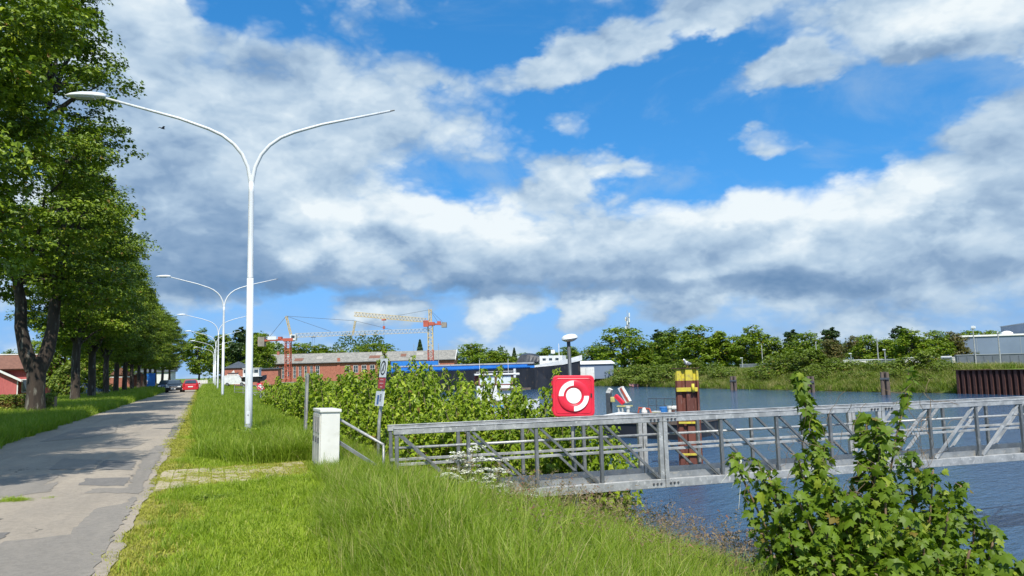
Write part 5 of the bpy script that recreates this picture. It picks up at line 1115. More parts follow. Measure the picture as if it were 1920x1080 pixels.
# ---- light poles on the far bank
for px, X, top, hd, lb in ((1647, 84, 635, 0, 'tall slim mast behind the far bank bushes'), (1660, 82, 657, 1, 'short white lamp beside the tall slim mast'), (1829, 88, 618, 2, 'floodlight pole in front of the warehouse'), (1875, 86, 625, 0, 'second slim pole in front of the warehouse'), (1532, 86, 644, 0, 'slim pole left among the far bank trees'), (1596, 88, 664, 1, 'small lamp left of the white container'), (1392, 88, 672, 1, 'small white lamp at the left of the far bank'), (1430, 90, 650, 0, 'thin mast among the far trees on the left')):
    p = AX(px, X); dpt = p.dot(hf); zt = (hor(px)-top)/FPX*dpt+EYE+.9; t = thing('light_pole', lb, 'light pole', (p.x, p.y, -.9), R(30), 'light poles on the far bank')
    MB().tube([(0, 0, 0), (0, 0, zt)], [.11, .06], 8).build('pole', 'galvanised', t)
    if hd == 1: MB().box(-.65, .1, -.12, .12, zt, zt+.14).build('lamp_head', 'lamp_head', t, .03)
    elif hd == 2: MB().box(-.8, .8, -.05, .05, zt, zt+.1).build('cross_arm', 'galvanised', t); [rbox(t, 'floodlight', 'lamp_head', x-.2, x+.2, -.25, .1, zt+.11, zt+.42, .03) for x in (-.6, .6)]
    else: MB().tube([(0, 0, zt), (0, 0, zt+.25)], [.10, .02], 6).build('finial', 'galvanised', t)
# ---- fence along the far bank
fc = AX(1400, 84); fd = AX(1790, 84); fn = thing('bank_fence', 'low dark mesh fence running along the top of the far bank', 'fence', (fc.x, fc.y, -.2))
dv = fd-fc
for q in range(19): MB().tube([(dv.x*q/18, dv.y*q/18, -.9), (dv.x*q/18, dv.y*q/18, 1.3)], .05, 5).build('post', 'dark_grey_steel', fn)
for z in (.25, .75, 1.2): MB().tube([(0, 0, z), (dv.x, dv.y, z)], .03, 5).build('wire', 'dark_grey_steel', fn)
# ---- shed and white container by the ship's bow
p = D(1108, 150, -.6); sh = thing('grey_shed', 'low grey shed with white roof right of the ship bow', 'shed', p, RZ)
rbox(sh, 'wall', 'cladding_blue', -2.5, 4.5, 0, 5, 0, 2.9); MB().prism([(-.3, 2.901), (5.3, 3.5), (5.3, 3.62), (-.3, 3.02)], -2.8, 4.8, 'x').build('roof', 'trim_white', sh)
p = D(1093, 140, -.6); wc = thing('white_container', 'plain white container in front of the grey shed', 'container', p, RZ); rbox(wc, 'shell', 'container_white', -1.0, 2.1, 0, 2.2, 0, 2.3, .03); rbox(wc, 'door_bar', 'cladding_grey', .5, .56, -.05, -.002, .1, 2.2)
# ---- red kayak on the far shore
p = AX(1189, 71.2); p.z = WZ; ky = thing('red_kayak', 'small red rowing boat lying at the far waterline', 'boat', p, R(20)); hull(ky, 'hull', 'sign_red_mark', [sec(-1.6, .05, .3, .6, .02), sec(-.5, .5, .0, .5, .3), sec(.8, .45, .0, .5, .3), sec(2.0, .03, .4, .7, .02)]); rbox(ky, 'seat', 'timber_grey', -.3, 0, -.4, .4, .5, .56)
# ---- radio mast on the horizon
p = D(1181, 270, -.9); rm = thing('radio_mast', 'thin lattice radio mast with antenna panels above the far trees', 'mast', p, 0)
ht = (hor(1181)-582)/FPX*270+EYE+.9
truss(rm, 'lattice', 'galvanised', (0, 0, 0), (0, 0, ht*.9), .9, .9, 20, True, .12); MB().tube([(0, .3, ht*.9), (0, .3, ht)], .08, 6).build('tip', 'galvanised', rm)
for z, a in ((.93, 0), (.86, 2), (.80, 4), (.78, 1), (.84, 5), (.72, 3), (.68, .5)): MB().box(-.2, .2, -.15, .15, -.7, .7).build('antenna_panel', 'ship_white', rm, loc=(.8*math.cos(a), .3+.8*math.sin(a), ht*z))
# ---- red wooden house on the left behind the hedge
p = D(-60, 74); ho = thing('red_house', 'red wooden house with brown tiled roof behind the hedge', 'house', (p.x, p.y, 0), R(8))
k74 = 74/FPX; hw = 130*k74
rbox(ho, 'wall', 'wood_red', 0, hw, .8, 7, 0, 3.0); MB().prism([(.3, 2.9), (3.9, 4.35), (3.9, 4.55), (.2, 3.05)], -.4, hw+.4, 'x').build('roof', 'tile_brown', ho); MB().prism([(7.5, 2.9), (3.9, 4.349), (3.9, 4.549), (7.6, 3.05)], -.4, hw+.4, 'x').build('roof', 'tile_brown', ho)
rbox(ho, 'ridge_cap', 'trim_white', -.4, hw+.4, 3.75, 4.05, 4.56, 4.66); 
for x in (hw+.401,): MB().prism([(.801, 0), (7, 0), (7, 3.0), (3.9, 4.3), (.801, 3.0)], x-.41, x-.40+.01, 'x').build('gable', 'wood_red', ho)
xg = 78*k74; MB().prism([(0, 0), (2.6*1.2, 0), (2.6*1.2, 1.9), (1.56, 2.75), (0, 1.9)], -1.8, .799, 'y').build('porch', 'wood_red', ho, loc=(xg-3.12, 0, 0))
MB().prism([(-.3, 1.75), (1.56, 2.8), (1.56, 2.95), (-.35, 1.9)], -2.1, .6, 'y').build('porch_roof', 'tile_brown', ho, loc=(xg-3.12, 0, 0)); MB().prism([(3.42, 1.75), (1.56, 2.799), (1.56, 2.949), (3.47, 1.9)], -2.1, .6, 'y').build('porch_roof', 'tile_brown', ho, loc=(xg-3.12, 0, 0)); MB().prism([(3.5, 1.7), (1.56, 2.78), (1.56, 3.0), (3.55, 1.92)], -2.2, -2.101, 'y').build('barge_board', 'trim_white', ho, loc=(xg-3.12, 0, 0))
window(ho, xg+.35, xg+.7, .7, 1.9, .8, 1, 1, fw=.08); window(ho, xg+1.1, xg+1.4, .7, 1.9, .8, 1, 1, fw=.08); rbox(ho, 'corner_post', 'trim_white', xg+.0, xg+.1, -1.78, -1.7, 0, 1.8)
rbox(ho, 'downpipe', 'dark_grey_steel', xg+1.6, xg+1.7, .7, .79, 0, 3.0)
# ---- hedge (clipped, half brown)
def hedge():
    hx0, hx1 = D(-40, 43).x, D(138, 43).x; y0 = 43.6; t = thing('hedge', 'low clipped hedge, half brown, behind the thick forked trunk', 'hedge', (0, 0, 0)); rg = np.random.default_rng(9)
    for nm, mt, n, zr in (('leafy_top', 'hedge_leaf', 9000, (.35, 1.02)), ('brown_side', 'hedge_brown', 6500, (.05, .8))):
        x = rg.uniform(hx0, hx1, n); z = rg.uniform(*zr, n) if nm != 'leafy_top' else np.where(rg.random(n) < .6, rg.normal(.97, .04, n), rg.uniform(.05, 1.0, n)); y = y0+np.where(z > .9, rg.uniform(0, .9, n), rg.normal(0, .06, n))
        if nm == 'brown_side': keep = x < hx1-1.6*rg.random(n)-.8; x, y, z = x[keep], y[keep], z[keep]
        P = np.stack([x, y, z], 1); m2 = len(P); nr = unit(np.array([0, -.7, .5])+.5*rg.normal(size=(m2, 3)))
        link(nm, leaf_mesh(nm, P, nr, rg.normal(size=(m2, 3)), .07+.05*rg.random(m2), DIA), mt, t)
    MB().box(hx0, hx1, y0+.08, y0+.85, 0, .9).build('twig_core', 'twig', t)
hedge()
# ---- brick garage, blue container and further red house seen between the trunks
p = D(205, 110); ga = thing('brick_garage', 'small red brick garage with tiled roof between the trunks', 'garage', (p.x, p.y, 0), R(6)); rbox(ga, 'wall', 'brick_red', 0, 3.0, 0, 5, 0, 2.4); MB().prism([(-.2, 2.401), (1.5, 3.5), (3.2, 2.401)], -.25, 5.2, 'y').build('roof', 'tile_brown', ga); rbox(ga, 'lintel', 'trim_white', .0, 3.0, -.04, -.002, 2.0, 2.15); rbox(ga, 'side_wing', 'brick_red', 3.01, 5.0, 1.2, 5, 0, 2.1); MB().prism([(2.95, 2.11), (4, 2.8), (5.1, 2.11)], 1, 5.2, 'y').build('wing_roof', 'tile_brown', ga)
p = D(262, 118); bc_ = thing('site_container', 'blue container with white board beside the pale forked trunk', 'container', (p.x, p.y, 0), R(4)); rbox(bc_, 'shell', 'hull_blue', 0, 2.2, 0, 5, 0, 2.5, .03); rbox(bc_, 'board', 'trim_white', .5, 1.15, -.05, -.002, .9, 1.45); rbox(bc_, 'roof_frame', 'hull_blue', -.04, 2.24, -.04, 5.04, 2.501, 2.58)
p = D(245, 165); gh = thing('grey_roofed_house', 'grey roofed house glimpsed behind the blue container', 'house', (p.x, p.y, 0), R(4)); rbox(gh, 'wall', 'trim_white', 0, 9, 0, 8, 0, 3.2); MB().prism([(-.4, 3.201), (4, 7.2), (8.4, 3.201)], -.4, 9.4, 'x').build('roof', 'slate', gh)
# pale barrier at the road end
p = D(368, 175); rb = thing('road_barrier', 'pale low fence at the dark end of the road', 'barrier', (p.x, p.y, 0), 0)
for q in range(6): rbox(rb, 'board', 'container_white', q*.42, q*.42+.36, 0, .06, .3, 1.1)
rbox(rb, 'rail', 'timber_grey', -.1, 2.6, .061, .12, .5, .62)
# ================================================================== grass, flowers, foreground shrub
def tuft(seed, n, rad, h0, h1, w, mat, lean=.45, seeds=0, straight=.3):
    """one clump of bent blades"""
    rg = np.random.default_rng(seed); V = []; F = []
    for q in range(n):
        a, r = rg.random()*6.283, rad*math.sqrt(rg.random()); b = np.array([r*math.cos(a), r*math.sin(a), -.02]); h = h0+(h1-h0)*rg.random()
        d = rg.random()*6.283; dv = np.array([math.cos(d), math.sin(d), 0]); ln = lean*h*(straight+rg.random()**1.5); sd = np.array([-dv[1], dv[0], 0])
        tw = rg.normal(0, .5); sd = sd*math.cos(tw)+dv*math.sin(tw); ww = w*(.6+.7*rg.random())
        i0 = len(V)
        for t, k in ((0, 1.0), (.42, .85), (.78, .5)):
            c = b+np.array([0, 0, 1])*h*(t-.12*t*t*ln/h)+dv*ln*t*t; V += [c-sd*ww*k, c+sd*ww*k]
        V.append(b+np.array([0, 0, 1])*h*(1-.25*ln/h)+dv*ln)
        F += [(i0, i0+1, i0+3), (i0, i0+3, i0+2), (i0+2, i0+3, i0+5), (i0+2, i0+5, i0+4), (i0+4, i0+5, i0+6)]
    me = np_mesh('tuft', V, F); me.materials.append(MATS[mat])
    o = bpy.data.objects.new('tuft', me); return o
def seed_tuft(seed, n, h0, h1):
    rg = np.random.default_rng(seed); V = []; F = []
    def tri(a, b, c): i0 = len(V); V.extend([a, b, c]); F.append((i0, i0+1, i0+2))
    for q in range(n):
        b = np.append(rg.normal(0, .12, 2), -.02); h = h0+(h1-h0)*rg.random(); d = rg.normal(0, .22, 2)*h; tip = b+np.array([d[0], d[1], h]); s = np.array([.0018, .0012, 0])
        tri(b-s, b+s, tip)
        for k in range(12):
            t = .72+.28*rg.random(); c = b+(tip-b)*t; e = c+np.append(rg.normal(0, .02, 2), .03*rg.random()); s2 = rg.normal(0, .005, 3); tri(c, e+s2, e-s2)
    me = np_mesh('seed_tuft', V, F); me.materials.append(MATS['grass_seed']); return bpy.data.objects.new('seed_tuft', me)
def scatter(name, label, pts, sc, protos, seed=0, tilt=.12, cat='grass', pick=None):
    n = len(pts); rg = np.random.default_rng(seed)
    me = bpy.data.meshes.new(name); me.vertices.add(n); me.vertices.foreach_set('co', np.asarray(pts, np.float32).ravel())
    rot = np.stack([rg.normal(0, tilt, n), rg.normal(0, tilt, n), rg.random(n)*6.283], 1).astype(np.float32)
    me.attributes.new('rot', 'FLOAT_VECTOR', 'POINT').data.foreach_set('vector', rot.ravel())
    me.attributes.new('scl', 'FLOAT_VECTOR', 'POINT').data.foreach_set('vector', np.asarray(sc, np.float32).ravel())
    me.attributes.new('pick', 'INT', 'POINT').data.foreach_set('value', (rg.integers(0, len(protos), n) if pick is None else pick).astype(np.int32))
    o = bpy.data.objects.new(name, me); COL.objects.link(o)
    t = bpy.data.node_groups.new(name, 'GeometryNodeTree')
    t.interface.new_socket('Geometry', in_out='INPUT', socket_type='NodeSocketGeometry'); t.interface.new_socket('Geometry', in_out='OUTPUT', socket_type='NodeSocketGeometry')
    gi, go = t.nodes.new('NodeGroupInput'), t.nodes.new('NodeGroupOutput'); io = t.nodes.new('GeometryNodeInstanceOnPoints'); jn = t.nodes.new('GeometryNodeJoinGeometry')
    for p in reversed(protos):
        oi = t.nodes.new('GeometryNodeObjectInfo'); oi.inputs['Object'].default_value = p; oi.inputs['As Instance'].default_value = True; t.links.new(oi.outputs['Geometry'], jn.inputs[0])
    def att(nm, ty): a = t.nodes.new('GeometryNodeInputNamedAttribute'); a.data_type = ty; a.inputs['Name'].default_value = nm; return a.outputs['Attribute']
    t.links.new(gi.outputs[0], io.inputs['Points']); t.links.new(jn.outputs[0], io.inputs['Instance']); io.inputs['Pick Instance'].default_value = True
    t.links.new(att('pick', 'INT'), io.inputs['Instance Index']); t.links.new(att('rot', 'FLOAT_VECTOR'), io.inputs['Rotation']); t.links.new(att('scl', 'FLOAT_VECTOR'), io.inputs['Scale'])
    t.links.new(io.outputs[0], go.inputs[0])
    md = o.modifiers.new('grass', 'NODES'); md.node_group = t
    return tag(o, label, cat, None, 'stuff')
T_TALL = [tuft(100+q, 44, .20, .22, .56, .0040, 'grass_blade', .75) for q in range(4)]+[tuft(106, 30, .26, .16, .42, .0075, 'grass_blade', 1.1), tuft(107, 26, .22, .35, .68, .0032, 'grass_blade', .5), tuft(108, 16, .22, .25, .6, .003, 'grass_straw', .8)]
T_MID = [tuft(110+q, 48, .17, .16, .34, .0040, 'grass_blade', .6) for q in range(3)]
T_BANK = [tuft(115+q, 40, .2, .14, .36, .006, 'leaf_bank', .7) for q in range(2)]+[tuft(118, 30, .2, .2, .4, .004, 'grass_straw', .6), tuft(119, 40, .18, .14, .3, .005, 'grass_blade', .6)]
T_LAWN = [tuft(120+q, 64, .15, .035, .095, .0034, 'grass_lawn', .9) for q in range(4)]
T_MOSS = [tuft(130+q, 60, .13, .015, .05, .0042, 'grass_moss', 1.0) for q in range(3)]
T_SEED = [seed_tuft(140+q, 9, .55, .95) for q in range(2)]
rg = np.random.default_rng(77)
def sample(n, x0, x1, y0, y1, near=0.0):
    x = rg.uniform(x0, x1, n); y = y0+(y1-y0)*rg.random(n)**(1+near); return x, y
def tall_edge(y): # where the mown lawn gives way to tall grass on the right verge
    return np.interp(y, [0, 5, 8, 11, 12.4, 14.9, 15.3, 17, 22, 40, 200], [1.1, 1.0, 1.05, 1.45, 1.75, 2.0, .55, .1, -.1, -.3, -.3])
def inpath(x, y): return (x > -.8) & (x < 1.72) & (y > 12.5) & (y < 15.0)
# mown lawn
x, y = sample(30000, -.88, 3.0, 4.5, 24, .35); e = tall_edge(y)+.25*nz(x, y, 1.5); k = (x < e+.1) & (x > -.80+.07*nz(y, x, 2.0)) & (nz(x, y, 3.1, 4)+.5*nz(x, y, 7.7, 2) > -.85+.5*rg.random(len(x))) & ~(inpath(x, y) & (rg.random(len(x)) < .94)); x, y = x[k], y[k]
s = (.6+.75*rg.random(len(x))**1.6)*(1+.35*nz(x, y, 1.3)); moss = (x+.45*nz(x, y, 1.7)+.2*rg.normal(size=len(x)) < -.12)
k2 = ~moss; scatter('lawn_grass', 'short yellow-green mown grass beside the road', np.stack([x, y, hz(x, y)], 1)[k2], np.stack([s, s, s], 1)[k2], T_LAWN, 1)
scatter('verge_moss', 'dry yellow moss and short grass along the asphalt edge', np.stack([x, y, hz(x, y)], 1)[moss], np.stack([s, s, s], 1)[moss], T_MOSS, 2)
x, y = sample(6500, -.86, .35, 20, 130, .6); k = (x < -.25+.2*nz(x, y, 1.1)); x, y = x[k], y[k]; s = .8+.5*rg.random(len(x)); s = s*(1+y/60)
scatter('verge_moss', 'dry yellow moss strip along the far asphalt edge', np.stack([x-.0016*y, y, hz(x, y)], 1), np.stack([s, s, s*.8], 1), T_MOSS, 3)
x, y = sample(3000, -.75, 1.75, 12.45, 15.05); s = .4+.5*rg.random(len(x)); k = rg.random(len(x)) < .18+.55*(nz(x, y, 3.5, 3) > .05)+.4*np.clip((x+.2)/1.2, 0, 1); x, y, s = x[k], y[k], s[k]
scatter('joint_moss', 'yellow moss growing in the joints of the paving blocks', np.stack([x, y, x*0+.016], 1), np.stack([s, s, s*.8], 1), T_MOSS, 4)
x, y = sample(420, -.5, 2.4, 5, 20, .2); k = (x < tall_edge(y)+.2) & ~inpath(x, y); x, y = x[k], y[k]; s = .35+.5*rg.random(len(x))
scatter('lawn_tussocks', 'darker longer tussocks in the mown grass', np.stack([x, y, hz(x, y)], 1), np.stack([s, s, s*.8], 1), T_MID, 14)
# tall grass on the bank in front and along the verge
x, y = sample(24000, .6, 9.0, 3.5, 17.5, .25); e = tall_edge(y)+.25*nz(x, y, 1.5); z = hz(x, y)
bridge = (y > 11.55-.11*(x-2.75)) & (y < 12.5-.11*(x-2.75)) & (x > 3.6)
k = (x > e) & (z > -1.95) & ~((x > 1.74) & (x < 2.2) & (y > 13.3) & (y < 14.6)) & ~bridge & ~(inpath(x, y))
x, y, z = x[k], y[k], z[k]; d_ = np.clip((x-tall_edge(y))/1.0, 0, 1); s = (.45+.55*d_)*(.75+.5*rg.random(len(x)))*(1+.18*nz(x, y, .8)); behind = (y > 12.4-.11*(x-2.75)); s = np.where(behind & (x > 3), s*.75, s)
slope_ = np.clip((x-3.6)/2, 0, 1); s = s*(1-.22*slope_)
scatter('bank_grass', 'tall fresh green grass covering the near bank', np.stack([x, y, z], 1), np.stack([s, s, s*1.05], 1), T_TALL, 5, .2)
x, y = sample(15000, -.35, 6.5, 15.2, 75, .75); k = (x > tall_edge(y)+.15*nz(x, y, 1.)); x, y = x[k], y[k]; s = (.8+.5*rg.random(len(x)))*(1+y/70)
scatter('verge_grass', 'knee-high green grass along the lamp verge', np.stack([x, y, hz(x, y)], 1), np.stack([s, s, s*np.clip(1.15-y/160, .6, 1.2)], 1), T_MID, 6)
x, y = sample(3600, -.4, 5.0, 75, 170, .3); s = 2.2+1.2*rg.random(len(x)); scatter('far_verge_grass', 'green grass along the far part of the lamp verge', np.stack([x, y, hz(x, y)], 1), np.stack([s, s, s*.55], 1), T_MID, 7)
# left verge below the trees
x, y = sample(13000, -14, -4.85, 12, 75, .35); k = (x < -5.0-.002*y+.12*nz(x, y, 1.3)); x, y = x[k], y[k]; k = ~((y > 43.3) & (y < 44.6) & (x < -8.6)); x, y = x[k], y[k]; s = (.8+.6*rg.random(len(x)))*(1+y/75)
scatter('left_verge_grass', 'rough shaded grass under the roadside trees', np.stack([x, y, hz(x, y)], 1), np.stack([s, s, s*np.clip(1.1-y/200, .6, 1.2)], 1), T_MID, 8)
x, y = sample(3800, -12, -5.1, 75, 180, .2); s = 2.6+1.4*rg.random(len(x)); scatter('far_left_verge_grass', 'rough grass on the far left verge', np.stack([x, y, hz(x, y)], 1), np.stack([s, s, s*.6], 1), T_MID, 9)
# seed heads along the edge of the bank
x, y = sample(420, 5.0, 8.4, 5, 13, .1); k = (hz(x, y) > -1.9) & (rg.random(len(x)) < np.clip((x-6.2)/1.6, .04, 1)); x, y = x[k], y[k]; s = .6+.5*rg.random(len(x))
scatter('seed_heads', 'reddish brown grass seed heads at the edge of the bank', np.stack([x, y, hz(x, y)], 1), np.stack([s, s, s], 1), T_SEED, 10)
x, y = sample(90, 2.9, 6, 6, 11.4, .1); s = .8+.3*rg.random(len(x)); scatter('grass_stalks', 'thin grass stalks with seed heads in the tall grass', np.stack([x, y, hz(x, y)], 1), np.stack([s, s, s], 1), T_SEED, 11)
# far bank grass
x = rg.uniform(70.6, 83, 9000); y = rg.uniform(54.5, 135, 9000); s = 2.2+1.6*rg.random(9000); z = hz(x, y); k = z > -1.95; scatter('far_bank_grass', 'rough green and straw-coloured growth on the far bank', np.stack([x, y, z], 1)[k], np.stack([s, s, s*.75], 1)[k], T_BANK, 12)
# grass sprouting on the asphalt

for px, py, lb in ((28, 939, 'small tuft of grass sprouting from the asphalt on the left'),):
    d = ray(px, py); t = (.03-EYE)/d.z; gx_, gy_ = d.x*t, d.y*t; n = 26; x = gx_+rg.normal(0, .10, n); y = gy_+rg.normal(0, .05, n); s = .6+.4*rg.random(n)
    scatter('asphalt_grass', lb, np.stack([x, y, x*0+.035], 1), np.stack([s, s, s*.6], 1), T_LAWN, 13)
# darker nettle patch round the foot of the nearest lamp
def herb_patch(name, label, cx, cy, rx, ry, n, h, mat, size, tpl=DIA):
    rr = np.random.default_rng(int(abs(cx*100)+cy)); a = rr.random(n)*6.283; r = np.sqrt(rr.random(n)); x = cx+rx*r*np.cos(a); y = cy+ry*r*np.sin(a); hh = h*(1-.6*r**2)*(.6+.5*rr.random(n)); P = np.stack([x, y, hz(x, y)+hh*(.25+.75*rr.random(n))], 1)
    t = thing(name, label, 'plant', (0, 0, 0)); link('leaves', leaf_mesh('leaves', P, unit(np.array([0, -.2, 1])+.45*rr.normal(size=(n, 3))), rr.normal(size=(n, 3)), size*(.7+.6*rr.random(n)), tpl), mat, t)
    st = MB()
    for q in range(26): b = P[q*(n//26)]; st.tube([(b[0]*.9+cx*.1, b[1]*.9+cy*.1, H(b[0], b[1])-.05), tuple(b)], .005, 4, False)
    st.build('stems', 'twig_green', t); return t
herb_patch('nettle_patch', 'dark green leafy weeds round the foot of the nearest lamp', 1.15, 19.2, 1.25, 1.0, 1500, .5, 'leaf_far', .085, M5)
herb_patch('weed_clump', 'dark weed clump in the mown grass', .05, 11.1, .22, .25, 220, .1, 'leaf_far', .05)
herb_patch('roadside_weed', 'pale yellow-green weed clump at the left edge under the trees', D(12, 36).x, D(12, 36).y, .7, .4, 500, .5, 'grass_moss', .12)
# ---- cow parsley with white umbels by the gangway
def umbel_plant(seed, label, loc, h, nst, spread):
    rr = random.Random(seed); t = thing('cow_parsley', label, 'flower', loc, 0, 'white flowering plants at the gangway'); st = MB(); fl = MB(); rn = np.random.default_rng(seed); LP, LN, LT, LS = [], [], [], []
    for q in range(nst):
        a = rr.random()*6.283; d = spread*math.sqrt(rr.random()); hh = h*rr.uniform(.62, 1.0); top = Vector((d*math.cos(a), d*math.sin(a), hh)); st.tube([(top.x*.2, top.y*.2, -.1), (top.x*.6, top.y*.6, hh*.5), top], [.008, .006, .004], 5, False)
        for u in range(rr.randint(7, 11)):
            b = rr.random()*6.283; r_ = .10*math.sqrt(rr.random()); c = top+Vector((r_*math.cos(b), r_*math.sin(b), .045-.02*(r_/.08)+rr.uniform(-.01, .01))); st.tube([top, c], .0018, 3, False)
            for f in range(9):
                g_ = c+Vector((rr.gauss(0, .015), rr.gauss(0, .015), rr.gauss(0, .006))); w = .014*rr.uniform(.7, 1.3); tl = rr.uniform(-.004, .004)
                i0 = len(fl.V); fl.V += [(g_.x-w, g_.y, g_.z), (g_.x, g_.y-w, g_.z+tl), (g_.x+w, g_.y, g_.z), (g_.x, g_.y+w, g_.z-tl)]; fl.F.append((i0, i0+1, i0+2, i0+3))
        for u in range(7): z = hh*rr.uniform(.15, .75); LP.append((top.x*z/hh+rr.gauss(0, .07), top.y*z/hh+rr.gauss(0, .07), z)); 
    n = len(LP); link('leaves', leaf_mesh('leaves', np.array(LP), unit(np.array([0, -.3, 1])+.4*rn.normal(size=(n, 3))), rn.normal(size=(n, 3)), .09+.06*rn.random(n), M5), 'leaf_shrub', t)
    st.build('stems', 'twig_green', t); link('flower_heads', fl.mesh('flower_heads', rec=False), 'umbel_white', t)
for q, (px, dp, h, n, sp, lb) in enumerate([(872, 11.4, 1.02, 16, .24, 'white flowering plant with tall umbels before the second gangway post'), (905, 11.2, .86, 20, .28, 'white flowering plant right of the tallest one at the gangway'), (925, 11.0, .55, 18, .3, 'low white flowering plant by the gangway deck'), (958, 11.4, .42, 16, .3, 'lowest white flowers beside the gangway floor'), (848, 11.1, .62, 10, .25, 'small white flowering plant left of the tall umbels')]):
    p = D(px, dp); umbel_plant(200+q, lb, (p.x, p.y, H(p.x, p.y)), h, n, sp)
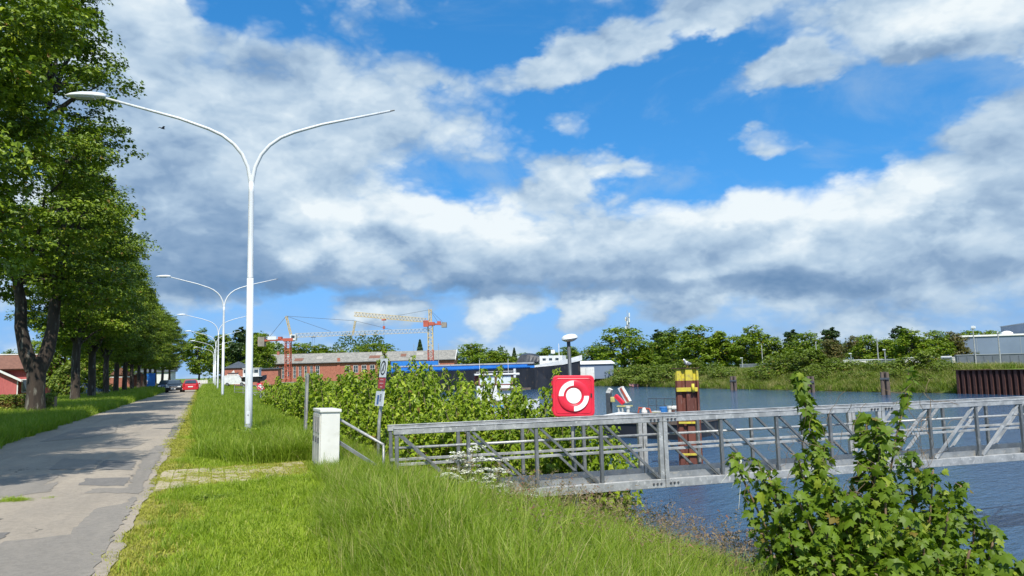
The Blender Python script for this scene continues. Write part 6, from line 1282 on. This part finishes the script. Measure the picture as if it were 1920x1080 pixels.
# ---- foreground maple shrub at the water edge: 300 nearest leaves are pieces of their own
def near_shrub():
    rr = np.random.default_rng(61); root = D(1640, 7.6); gz = H(root.x, root.y); base = Vector((root.x, root.y, gz))
    t = thing('maple_shrub', 'leafy maple shrub with upright vine-clad shoots in the right foreground', 'shrub', base)
    A = [[], [], [], []]; st = MB()
    def shoot(px, py, dp, nl, spread, s0, s1, b=None, bottom=.1):
        tip = DP(px, py, dp)-base; b = Vector((tip.x*.35+rr.normal(0, .12), tip.y*.35+rr.normal(0, .12), -.2)) if b is None else b
        q = shoot_points(rr, b, tip, nl, spread, s0, s1, bottom)
        for i_ in range(4): A[i_].append(q[i_])
        ax = q[4][::max(1, nl//7)]; st.tube([b]+[tuple(v) for v in ax]+[tip], [.016]+[.011]*len(ax)+[.003], 6, False)
    for px, py, dp, nl, sp in [(1497, 702, 7.9, 120, .17), (1705, 690, 8.0, 46, .13), (1618, 780, 7.6, 150, .27), (1640, 800, 7.5, 90, .24), (1372, 850, 7.4, 60, .22), (1420, 862, 7.4, 70, .26), (1450, 880, 7.5, 100, .3), (1480, 850, 7.4, 90, .26), (1530, 838, 7.4, 110, .26), (1560, 900, 7.2, 120, .34), (1500, 930, 7.0, 120, .36),
                               (1600, 930, 7.0, 110, .36), (1660, 905, 7.3, 110, .34), (1715, 850, 7.5, 120, .32), (1750, 880, 7.4, 110, .32), (1790, 905, 7.4, 110, .3), (1820, 950, 7.5, 100, .32), (1845, 995, 7.5, 90, .3), (1862, 985, 7.4, 40, .2), (1780, 960, 7.1, 110, .36), (1700, 960, 6.9, 120, .38), (1640, 985, 6.8, 120, .38), (1560, 990, 6.8, 120, .38), (1480, 1000, 6.9, 120, .36), (1440, 960, 7.1, 110, .34), (1730, 1010, 6.7, 120, .38), (1820, 1030, 6.9, 100, .34), (1600, 1040, 6.6, 110, .38), (1520, 1045, 6.7, 110, .36), (1452, 1040, 7.0, 90, .32), (1680, 1050, 6.5, 110, .38), (1770, 1060, 6.6, 100, .36), (1425, 1000, 7.2, 80, .3), (1470, 1070, 6.8, 80, .3), (1560, 1075, 6.5, 90, .36), (1850, 1060, 6.9, 70, .3), (1640, 1075, 6.4, 90, .36), (1500, 965, 7.2, 90, .34), (1590, 960, 7.3, 90, .34), (1690, 1000, 7.0, 90, .36), (1760, 930, 7.6, 80, .32), (1430, 930, 7.6, 70, .3)]:
        tall = py < 820; shoot(px, py, dp, int(nl*(2.6 if tall else 2.2)), sp*(1.2 if tall else 1.08), .135 if tall else .118, .10 if tall else .088)
    A = [np.concatenate(v) for v in A]; P = A[0]
    A[3] = A[3]*(.55+.75*rr.random(len(A[3])))
    keep = P[:, 2] > -.15; A = [v[keep] for v in A]; P = A[0]
    vd = np.array([root.x, root.y]); vd = vd/np.linalg.norm(vd); front = P[:, :2]@vd-.35*P[:, 2]; order = np.argsort(front); near = order[:300]; rest = order[300:]
    fo = link('foliage', leaf_mesh('foliage', P[rest], A[1][rest], A[2][rest], A[3][rest], MAPLE), 'leaf_near', t); fo['kind'] = 'stuff'
    one = np_mesh('leaf', MAPLE[0], MAPLE[1]); one.materials.append(MATS['leaf_near'])
    for q in near:
        n = Vector(A[1][q]).normalized(); tp = Vector(A[2][q]); tp = (tp-n*tp.dot(n)).normalized(); b = tp.cross(n); m_ = Matrix((b, tp, n)).transposed().to_4x4(); m_.translation = Vector(P[q])
        o = bpy.data.objects.new('leaf', one); COL.objects.link(o); o.parent = t; o.matrix_local = m_ @ Matrix.Scale(float(A[3][q]), 4)
    link('stems', st.mesh('stems', smooth=True), 'twig', t)
    # dry tangled vine stems
    vn = MB(); rd = random.Random(8)
    for cpx, cpy, n, w, h in ((1605, 900, 42, 34, 70), (1720, 800, 26, 24, 45), (1490, 845, 10, 16, 40), (1400, 880, 3, 14, 10)):
        for q in range(n):
            p0 = DP(cpx+rd.gauss(0, w), cpy+rd.gauss(0, h), 7.45+rd.uniform(-.12, .12))-base; pts = [p0]; d = Vector((rd.gauss(0, .5), rd.gauss(0, .3), rd.gauss(0, .8))).normalized()
            for k2 in range(5): d = (d+Vector((rd.gauss(0, .5), rd.gauss(0, .4), rd.gauss(0, .5)))).normalized(); pts.append(pts[-1]+d*.075)
            vn.tube(pts, .0022, 4, False)
    link('dry_vines', vn.mesh('dry_vines', smooth=True), 'twig', t)
    rt = MB(); a0 = DP(1390, 862, 7.4)-base
    for tgt in ((1352, 905), (1385, 955), (1372, 915)): e = DP(*tgt, 7.4)-base; rt.tube([a0, a0.lerp(e, .5)+Vector((.01, 0, .02)), e], [.004, .003, .0012], 4, False)
    link('hanging_rootlets', rt.mesh('hanging_rootlets'), 'umbel_white', t)
near_shrub()
def corner_sprig():
    rr = np.random.default_rng(71); p = D(1900, 6.2); gz = max(H(p.x, p.y), -2.0); t = thing('corner_sprig', 'small leafy maple sprig in the bottom right corner', 'shrub', (p.x, p.y, gz)); A = [[], [], [], []]; st = MB(); base = Vector((p.x, p.y, gz))
    for px, py in ((1893, 1040), (1915, 1050), (1875, 1075), (1930, 1040)):
        tip = DP(px, py, 6.2)-base; q = shoot_points(rr, (tip.x*.3, tip.y*.3, 0), tip, 70, .24, .17, .13, .2)
        for i_ in range(4): A[i_].append(q[i_])
        st.tube([(tip.x*.3, tip.y*.3, -.3), tip], [.012, .003], 5, False)
    A = [np.concatenate(v) for v in A]; link('foliage', leaf_mesh('foliage', *A, MAPLE), 'leaf_near', t); link('stems', st.mesh('stems'), 'twig', t)
corner_sprig()
